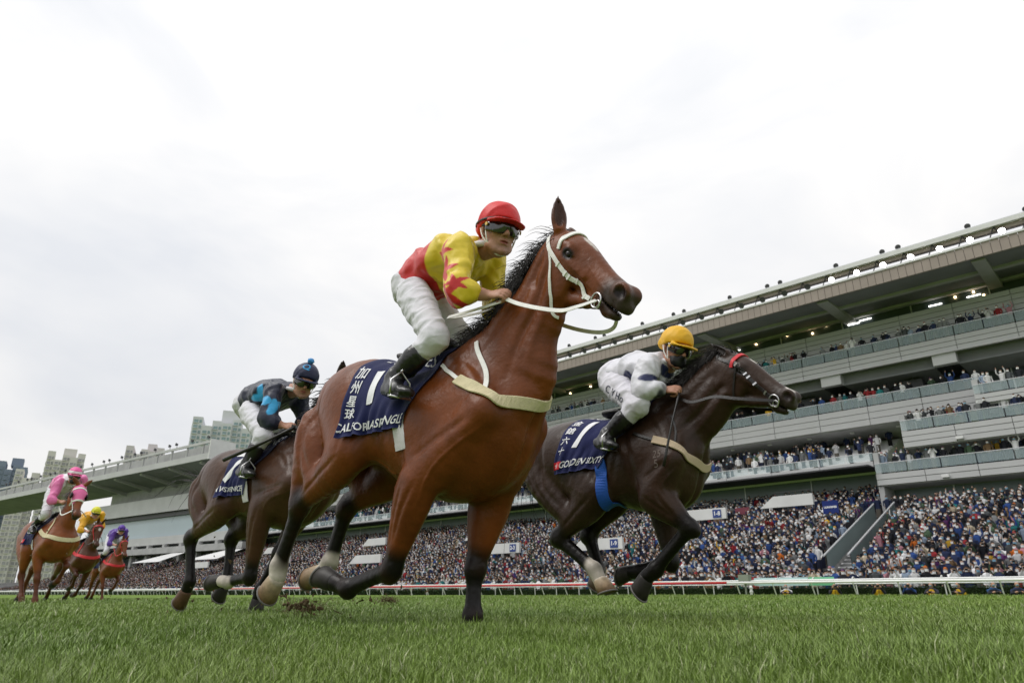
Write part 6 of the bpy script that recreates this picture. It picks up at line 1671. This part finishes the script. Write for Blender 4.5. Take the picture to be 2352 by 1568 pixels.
# ---------------------------------------------------------------- the crowd
TINTS = [((.014,.015,.02),'black',30),((.02,.03,.075),'navy',22),((.06,.065,.07),'charcoal',13),((.16,.165,.17),'grey',8),((.62,.62,.63),'white',11),((.26,.025,.03),'red',4.5),((.025,.06,.20),'blue',6),((.20,.13,.07),'brown',3),((.42,.36,.27),'beige',2.2),((.06,.10,.06),'olive',3),((.50,.30,.03),'yellow',.7),((.45,.12,.02),'orange',.6),((.10,.03,.12),'purple',1.6),((.42,.20,.24),'pink',2),((.02,.15,.16),'teal',1.5),((.20,.25,.33),'pale blue',3)]
TW = np.array([t[2] for t in TINTS]); TW = TW/TW.sum()
SKINS = np.array([(.38,.245,.18),(.33,.205,.15),(.43,.29,.22),(.27,.165,.115)])

def figure(raised=0, sides=6):
    """standing person, feet at z=0, facing -y: list of verts, faces, part index (0 clothes,1 skin,2 hair,3 mask,4 trousers)"""
    V = []; F = []; M = []
    def ringz(z, a, b, y=0): return [(a*math.cos(2*math.pi*j/sides), y+b*math.sin(2*math.pi*j/sides), z) for j in range(sides)]
    def loft(rs, m, cap=True):
        k = len(V); n = len(rs[0]); V.extend(v for r in rs for v in r)
        for i in range(len(rs)-1):
            for j in range(n): F.append((k+i*n+j, k+i*n+(j+1)%n, k+(i+1)*n+(j+1)%n, k+(i+1)*n+j)); M.append(m)
        if cap: F.append(tuple(k+(len(rs)-1)*n+j for j in range(n))); M.append(m)
    loft([ringz(0,.17,.12), ringz(.5,.18,.13), ringz(.85,.19,.14)], 4, False)
    loft([ringz(.8,.19,.14), ringz(1.1,.19,.14), ringz(1.36,.235,.13), ringz(1.46,.15,.10), ringz(1.5,.06,.06)], 0)
    loft([ringz(1.46,.055,.055,-.01), ringz(1.56,.075,.085,-.02), ringz(1.64,.085,.10,-.02), ringz(1.70,.085,.10,-.01)], 1, False)
    loft([ringz(1.62,.094,.095,.015), ringz(1.70,.095,.105,.0), ringz(1.75,.075,.085,-.005), ringz(1.785,.03,.03)], 2)
    k = len(V); V.extend([(-.078,-.10,1.505),(.078,-.10,1.505),(.082,-.115,1.625),(-.082,-.115,1.625),(0,-.15,1.615),(0,-.138,1.51)]); F.extend([(k,k+5,k+4,k+3),(k+5,k+1,k+2,k+4)]); M.extend([3,3])
    for g in (-1,1):
        def arm(pts, rr_, m):
            k = len(V); n = 4
            for p, r in zip(pts, rr_):
                for j in range(n): V.append((p[0]+r*math.cos(j*1.571+.78), p[1]+r*.3*math.sin(j), p[2]+r*math.sin(j*1.571+.78)) if abs(pts[-1][1]-pts[0][1]) > .2 else (p[0]+r*math.cos(j*1.571+.78), p[1]+r*math.sin(j*1.571+.78), p[2]))
            for i in range(len(pts)-1):
                for j in range(n): F.append((k+i*n+j, k+i*n+(j+1)%n, k+(i+1)*n+(j+1)%n, k+(i+1)*n+j)); M.append(m)
            F.append(tuple(k+(len(pts)-1)*n+j for j in range(n))); M.append(m)
        if raised == 1: arm([(g*.23,-.02,1.38),(g*.26,-.22,1.22),(g*.10,-.32,1.50)], (.065,.055,.045), 0); arm([(g*.10,-.31,1.49),(g*.07,-.33,1.58)], (.045,.04), 1)
        elif raised == 2: arm([(g*.23,0,1.38),(g*.33,-.05,1.55),(g*.27,-.10,1.84)], (.065,.055,.045), 0); arm([(g*.27,-.10,1.83),(g*.26,-.12,1.95)], (.045,.035), 1)
        else: arm([(g*.245,0,1.38),(g*.29,.02,1.12),(g*.25,-.12,.92)], (.065,.055,.045), 0); arm([(g*.25,-.11,.93),(g*.23,-.15,.86)], (.045,.035), 1)
    if raised == 1: k = len(V); V.extend([(-.07,-.30,1.55),(.07,-.30,1.55),(.07,-.30,1.65),(-.07,-.30,1.65),(-.05,-.40,1.56),(.05,-.40,1.56),(.05,-.40,1.64),(-.05,-.40,1.64)]); F.extend([(k+4,k+5,k+6,k+7),(k,k+1,k+5,k+4),(k+3,k+7,k+6,k+2),(k,k+4,k+7,k+3),(k+1,k+2,k+6,k+5)]); M.extend([5]*5)
    return np.array(V), F, M

FIG = [figure(0), figure(0), figure(1), figure(2)]
M_CROWD = mat('crowd_cloth', rough=.8, spec=.2, attr='Col')
def fig_colors(fig, tint, skin, hair, mask, legs):
    C = np.zeros((len(fig[0]),3)); pal = [tint, skin, hair, mask, legs, (.01,.01,.01)]
    for f, m in zip(fig[1], fig[2]): C[list(f)] = pal[m]
    return C

def seat(s, q): return .06+(np.floor((min(q,65.7)-44)/.75)+1)*.27 if q > 44 else .06
rg = np.random.default_rng(21); spots = []
for r in range(34):                                            # front apron and terrace rows, all along the course
    q = 40.9+r*.74; gap = .58 if r < 6 else .56
    for s in np.arange(-9, 205, gap):
        if rg.random() < (.05 if r < 28 else .15): continue
        if s < 17.3 and q > 61.2: continue
        if 15.0 < s < 17.6 and 45 < q < 60.5: continue
        if s > 126 and rg.random() < .35: continue
        ss, qq = s+rg.normal()*.12, q+rg.normal()*.10
        if any(v[0]-.3 < ss < v[0]+v[2]+1.6 and v[1]-.5 < qq < v[1]+1.6 for v in VOM): continue
        spots.append((ss, qq, float(seat(ss, q))))
for s0, s1, q, z, dens in ((17.5,126,63.6,11.2,.45),(17.5,126,64.5,11.5,.5),(17.5,126,66.1,12.1,.45),(17.5,126,67.7,12.7,.4),(17.5,126,70,13.5,.3),(-12,16.6,62.6,10.0,.75),(-12,16.6,63.4,10.15,.5),(-12,14,62.6,13.2,.95),(-12,14,63.2,13.3,.5),(-12,8.5,62.9,15.35,.85),(9.5,40,66.8,16.8,.75),(40,126,66.8,16.8,.5),(-12,50,66.6,21.75,.8),(50,126,66.6,21.75,.6)):
    for s in np.arange(s0, s1, .6):
        if rg.random() < dens: spots.append((s+rg.normal()*.15, q+rg.normal()*.08, z))
for r in range(20):                                            # beyond the main stand the terrace goes on, narrowing
    q = 40.9+r*.74
    for s in np.arange(205 if r < 5 else 128, 300, .62):
        if q < 70-.1125*s and rg.random() < .8: spots.append((s+rg.normal()*.12, q+rg.normal()*.1, float(seat(s, q))))
spots = np.array(spots)
D2 = [np.linalg.norm(W3(*p)-V3(0,0,.2)) for p in spots]
vis = np.array([abs(W3(*p)[0])/max(W3(*p)[1],.1) < .80 for p in spots]); order = np.argsort(np.where(vis, D2, 9e9))
IND = 285; tint_i = rg.choice(len(TINTS), len(spots), p=TW); kind = rg.choice(4, len(spots), p=(.42,.22,.28,.08)); msk = rg.choice(3, len(spots), p=(.72,.2,.08)); cap = rg.random(len(spots)) < .17
legc = rg.choice(3, len(spots)); LEG = [(.02,.025,.05),(.015,.015,.017),(.10,.09,.075)]; MSK = [(.80,.82,.84),(.20,.38,.52),(.012,.012,.013)]; HAIR = (.012,.010,.009)
def look(i):
    t = np.array(TINTS[tint_i[i]][0])*(.7+.6*rg.random()); hair = np.array(TINTS[(i*7) % len(TINTS)][0]) if cap[i] else HAIR
    return t, SKINS[i % 4]*(.85+.3*rg.random()), hair, MSK[msk[i]], LEG[legc[i]]
POSE = ['arms down','arms down','camera raised','arms raised']; MN = ['white mask','blue mask','black mask']; 
seen_ = {}
for n_, i in enumerate(order[:IND]):
    s, q, z = spots[i]; f = FIG[kind[i]]; me = mesh_from('person', f[0]*(1,1,1), f[1], False); C = np.ones((len(f[0]),4), np.float32); C[:,:3] = fig_colors(f, *look(i)); at = me.color_attributes.new('Col','FLOAT_COLOR','POINT'); at.data.foreach_set('color', C.ravel())
    o = link('person', me, M_CROWD); w_ = W3(s, q, z); o.location = w_; o.rotation_euler = (0,0,COURSE+rg.normal()*.35); k = .95+.1*rg.random(); o.scale = (k,k,k)
    row = 'front row' if q < 41.4 else 'second row' if q < 42.1 else 'third row' if q < 42.9 else 'lower steps'
    hat = (TINTS[(i*7) % len(TINTS)][1]+' cap') if cap[i] else 'dark hair'
    nb_ = {}
    for j in order[:IND+60]:
        ds = spots[j][0]-s
        if j != i and abs(spots[j][1]-q) < .5 and abs(ds) < 1.6:
            k_ = 'l' if ds > 0 else 'r'
            if k_ not in nb_ or abs(ds) < nb_[k_][0]: nb_[k_] = (abs(ds), TINTS[tint_i[j]][1])
    tail_ = f"between {nb_['l'][1].replace(' ','-')} and {nb_['r'][1].replace(' ','-')}" if len(nb_) == 2 else f"beside {list(nb_.values())[0][1]}" if nb_ else 'beside a gap'
    tag(o, f'{TINTS[tint_i[i]][1].replace(" ","-")} top, {hat.replace("pale blue","pale-blue")}, {MN[msk[i]]}, {POSE[kind[i]]}, {row}, {tail_}', 'spectator', 'spectators standing behind the barrier')
rest = order[IND:]; VV = []; FF = []; CC = []; base = 0; quad = {}
arr = [(np.array(f[0]), f[1], f[2]) for f in FIG]
for i in rest:
    if not vis[i]: continue
    f = arr[kind[i]]; a = COURSE+rg.normal()*.35; c, sn = math.cos(a), math.sin(a); k = .95+.1*rg.random(); v = f[0]*k; P_ = W3(*spots[i])
    VV.append(np.stack([v[:,0]*c-v[:,1]*sn+P_[0], v[:,0]*sn+v[:,1]*c+P_[1], v[:,2]+P_[2]], 1)); CC.append(fig_colors(f, *look(i))); FF.append((kind[i], base)); base += len(v)
VV = np.concatenate(VV); CC = np.concatenate(CC)
tri = []
for kd in range(4):
    t = np.array([(p[0], p[j], p[j+1]) for p in FIG[kd][1] for j in range(1, len(p)-1)]); bs = np.array([b for k_, b in FF if k_ == kd])
    if len(bs): tri.append((t[None]+bs[:,None,None]).reshape(-1,3))
me = mesh_from('crowd', VV, np.concatenate(tri), False); C = np.ones((len(VV),4), np.float32); C[:,:3] = CC; at = me.color_attributes.new('Col','FLOAT_COLOR','POINT'); at.data.foreach_set('color', C.ravel())
tag(link('crowd', me, M_CROWD), kind='stuff'); print('crowd', len(FF), len(VV))

# banners and boards among the crowd
def board(nm, s, q, z, w, h, m, txt, tm, label, cat, size=.3):
    o = MB().bx(-w/2,w/2,-.03,.03,0,h).build(nm, m); o.location = W3(s,q,z); o.rotation_euler = (0,0,COURSE); tag(o, label, cat)
    if txt: v, f = text_mesh(txt, size, .01); MB().add([(x,-.036,h/2+y) for x,y,_ in v], f).build('lettering', tm, o)
    return o
M_BAN = mat('blue_banner', (.015,.03,.16), .7, .2); M_PALEB = mat('pale_board', (.50,.68,.70), .6, .2); M_GREENB = mat('green_board', (.20,.55,.33), .6, .2)
board('banner', 19.4, 57.3, 6.6, 1.2, 1.0, M_BAN, 'LONGINES', M_PRINT, 'blue banner held up high among the crowd below the green glass', 'banner', .2)
board('banner', 25.5, 55.2, 4.9, 3.2, .9, M_BAN, '1', M_PRINT, 'long blue banner spread over the seats in the middle of the terrace', 'banner', .5)
board('banner', 28, 60, 7.2, 1.3, .8, mat('red_banner', (.16,.03,.05), .7), None, None, 'small dark red banner near a white entrance parapet', 'banner')
board('advert_board', 16.4, 38.9, .95, 3.0, .42, M_PALEB, None, None, 'pale blue board on the barrier behind the white rail', 'board')
board('advert_board', 14.2, 38.9, .95, 1.3, .42, M_GREENB, None, None, 'light green board on the barrier beside a pale blue one', 'board')
b = MB(); b.bx(-.3,.3,-.2,.2,.95,1.45).bx(-.04,.04,-.04,.04,0,.95); o = b.build('camera_box', mat('grey_green_box', (.22,.25,.20), .6)); o.location = W3(18.3,38.6,.1); o.rotation_euler = (0,0,COURSE); tag(o, 'grey green equipment box on a post behind the rail', 'box')
b = MB(); b.tube([(0,0,0),(0,0,.85)], .07, 8)
for i in range(4): b.tube([(0,0,.1+i*.2),(.0,0,.2+i*.2)], [.13,.06], 8)
o = b.build('finish_post', M_RAILW, None, True); o.location = W3(17.3,37.1,.1); tag(o, 'short white ribbed post at the end of the red rail', 'post')

# photographers crouching between the rail and the hedge
def photographer(s, bib, head, label, cam_up=1, capc=None, turn=0., vox=.022):
    p = empty('person', W3(s,38.0,.06), COURSE+turn, label, 'photographer', 'photographers crouching behind the rail'); p.scale = (1.,1.,.86)
    q = [Tube([(0,.05,.28,.20,.16),(0,.02,.5,.20,.14),(0,-.03,.72,.20,.12),(0,-.05,.80,.09,.08)], side=(1,0,0), k=.04), Tube([(0,-.06,.82,.055,.055),(0,-.08,.92,.06,.06)], k=.02), Blob((0,-.10,.985), (.085,.10,.115), k=.03), Blob((0,-.19,.96), (.03,.03,.04), k=.03)]
    for g in (-1,1):
        q += [Tube([(g*.12,.05,.25,.10,.11),(g*.2,-.3,.38,.085,.085)], k=.04), Tube([(g*.2,-.3,.38,.075,.075),(g*.2,-.1,.05,.06,.06)], k=.04), Blob((g*.2,-.18,.04), (.06,.13,.05), k=.03)]
        h = (g*.10,-.33,.93) if cam_up else (g*.09,-.36,.62)
        q += [Tube([(g*.21,-.04,.70,.07,.07),(g*.26,-.20,.56,.06,.06),(*h,.045,.045)], k=.03, sub=1), Blob(h, (.045,.05,.05), k=.02)]
    v, f = sculpt(q, vox); me = mesh_from('body', v, f); co = [(Blob((0,-.10,.975), (.12,.14,.135)), (.40,.235,.16), .03), (Blob((0,-.03,1.04), (.13,.115,.09)), capc or (.012,.01,.009), .02), (Blob((0,-.215,.93), (.08,.07,.055)), (.25,.42,.55), .02), (Tube([(0,.05,.1,.5,.35),(0,-.1,.3,.5,.45)], sub=1), (.02,.022,.03), .03)]
    for g in (-1,1): co.append((Blob((g*.10,-.35,.93 if cam_up else .62), (.07,.07,.07)), (.40,.235,.16), .02))
    paint(me, v, head, co); link('body', me, M_CROWD, p)
    if bib: 
        q = [Tube([(0,.05,.34,.225,.185),(0,.02,.5,.225,.165),(0,-.03,.71,.17,.135)], side=(1,0,0), k=.03)]; v, f = sculpt(q, vox); me = mesh_from('bib', v, f); paint(me, v, bib, [(Blob((0,-.16,.55), (.03,.1,.2)), (.30,.17,.02), .02)]); link('bib', me, M_CROWD, p)
    b = MB(); z = .97 if cam_up else .62; b.bx(-.075,.075,-.36,-.27,z-.055,z+.055).tube([(0,-.36,z),(0,-.50,z),(0,-.56,z)], [.045,.05,.06], 8); c = b.build('camera', M_BLACK, None, True); c.location = p.location; c.rotation_euler = p.rotation_euler; c.scale = p.scale; tag(c, label.split(' ')[0]+' vest photographer camera, black with a long lens, held near the face' if False else 'black camera of the '+label.split(',')[0], 'camera')
YB = (.62,.38,.02)
for a in ((15.75,YB,(.5,.5,.5),'photographer in a bright blue cap, crouching lowest at the white ribbed post',0,(.03,.25,.5),.2),(13.3,YB,(.03,.03,.035),'photographer in a yellow bib by a rail post, aiming left, dark sleeves',1,None,.5),(11.2,YB,(.02,.02,.025),'photographer in a yellow bib under a green board, face behind the lens',1,None,.2),(9.85,None,(.02,.05,.16),'photographer in a blue jacket crouching without a bib',1,None,.1),(8.9,YB,(.03,.035,.05),'photographer in a yellow bib with a blue mask, looking up',0,None,0),(7.75,YB,(.02,.02,.03),'photographer in a yellow bib turned to the side, camera lowered',0,None,-.6),(6.5,None,(.02,.06,.14),'photographer in a dark blue coat bent very low',0,None,.5),(5.6,None,(.02,.03,.07),'photographer with a bald head and a mask, crouching',0,(.42,.25,.17),.3),(3.9,YB,(.02,.02,.03),'photographer in a yellow bib sitting upright, camera in the lap',0,None,.2),(2.85,YB,(.20,.2,.2),'photographer in a yellow bib with grey sleeves and a blue mask',0,None,0),(1.55,YB,(.5,.5,.5),'photographer in a yellow bib with white sleeves, camera up',1,None,.2),(.45,None,(.015,.02,.06),'photographer in navy at the right edge, camera up',1,None,.1)):
    photographer(a[0], a[1], a[2], a[3], a[4], a[5], a[6])

# turf thrown up by the hooves
M_DIRT = mat('turf_clod', (.11,.078,.045), .95, .1, var=.4, vscale=30, bump=.8, bscale=40)
def clod(P, r, label, seed):
    rg_ = np.random.default_rng(seed); q = []
    for _ in range(46):
        d = rg_.normal(size=3)*np.array((.85,.5,.26))*r; q.append(Blob(np.array(P)+d, np.array((.26,.2,.16))*r*(.25+.75*rg_.random()), fwd=rg_.normal(size=3), side=rg_.normal(size=3), k=r*.06))
    v, f = sculpt(q, r*.05); v = wrinkle(v, f, r*.06, 9/r, seed); o = link('turf_clod', mesh_from('turf_clod', v-np.array(P), f, False), M_DIRT); o.location = P; tag(o, label, 'divot', 'clods of turf in the air')
    b = MB()
    for _ in range(260): c = rg_.normal(size=3)*np.array((1.2,.7,.4))*r; d = rg_.normal(size=3)*r*.3+V3(0,0,r*.1); b.tube([c, c+d*.5, c+d+rg_.normal(size=3)*r*.08], [.0016,.0014,.0005], 3, caps=False)
    g = b.build('grass_shred', mat('dry_shred', (.13,.10,.045), .8), o); g['kind'] = 'stuff'
clod((-1.302,4.6,.165), .068, 'brown clod of kicked up turf with shreds of grass, low over the grass', 1)
clod((-.92,5.5,.205), .035, 'small dusty clod of turf under the folded foreleg of the bay horse', 2)
rg_ = np.random.default_rng(8); b = MB()
for c, sp, n in (((-2.95,6.5,.22),(.18,.2,.12),46),((-2.5,6.6,.55),(.12,.2,.14),26),((-.95,5.5,.25),(.12,.15,.07),26),((-6.1,11,.25),(.3,.3,.12),40),((-7.6,12.0,.9),(.3,.25,.4),70),((-1.25,4.6,.2),(.16,.12,.06),40),((-7.3,12,.2),(.3,.3,.1),30)):
    for _ in range(n):
        p = np.array(c)+rg_.normal(size=3)*np.array(sp)
        if p[2] < .06: continue
        r = abs(rg_.normal())*.007+.003; v = rg_.normal(size=(4,3))*r; b.add(p+v, [(0,1,2),(0,2,3),(0,3,1),(1,3,2)])
tag(b.build('flying_dirt', M_DIRT), kind='stuff')
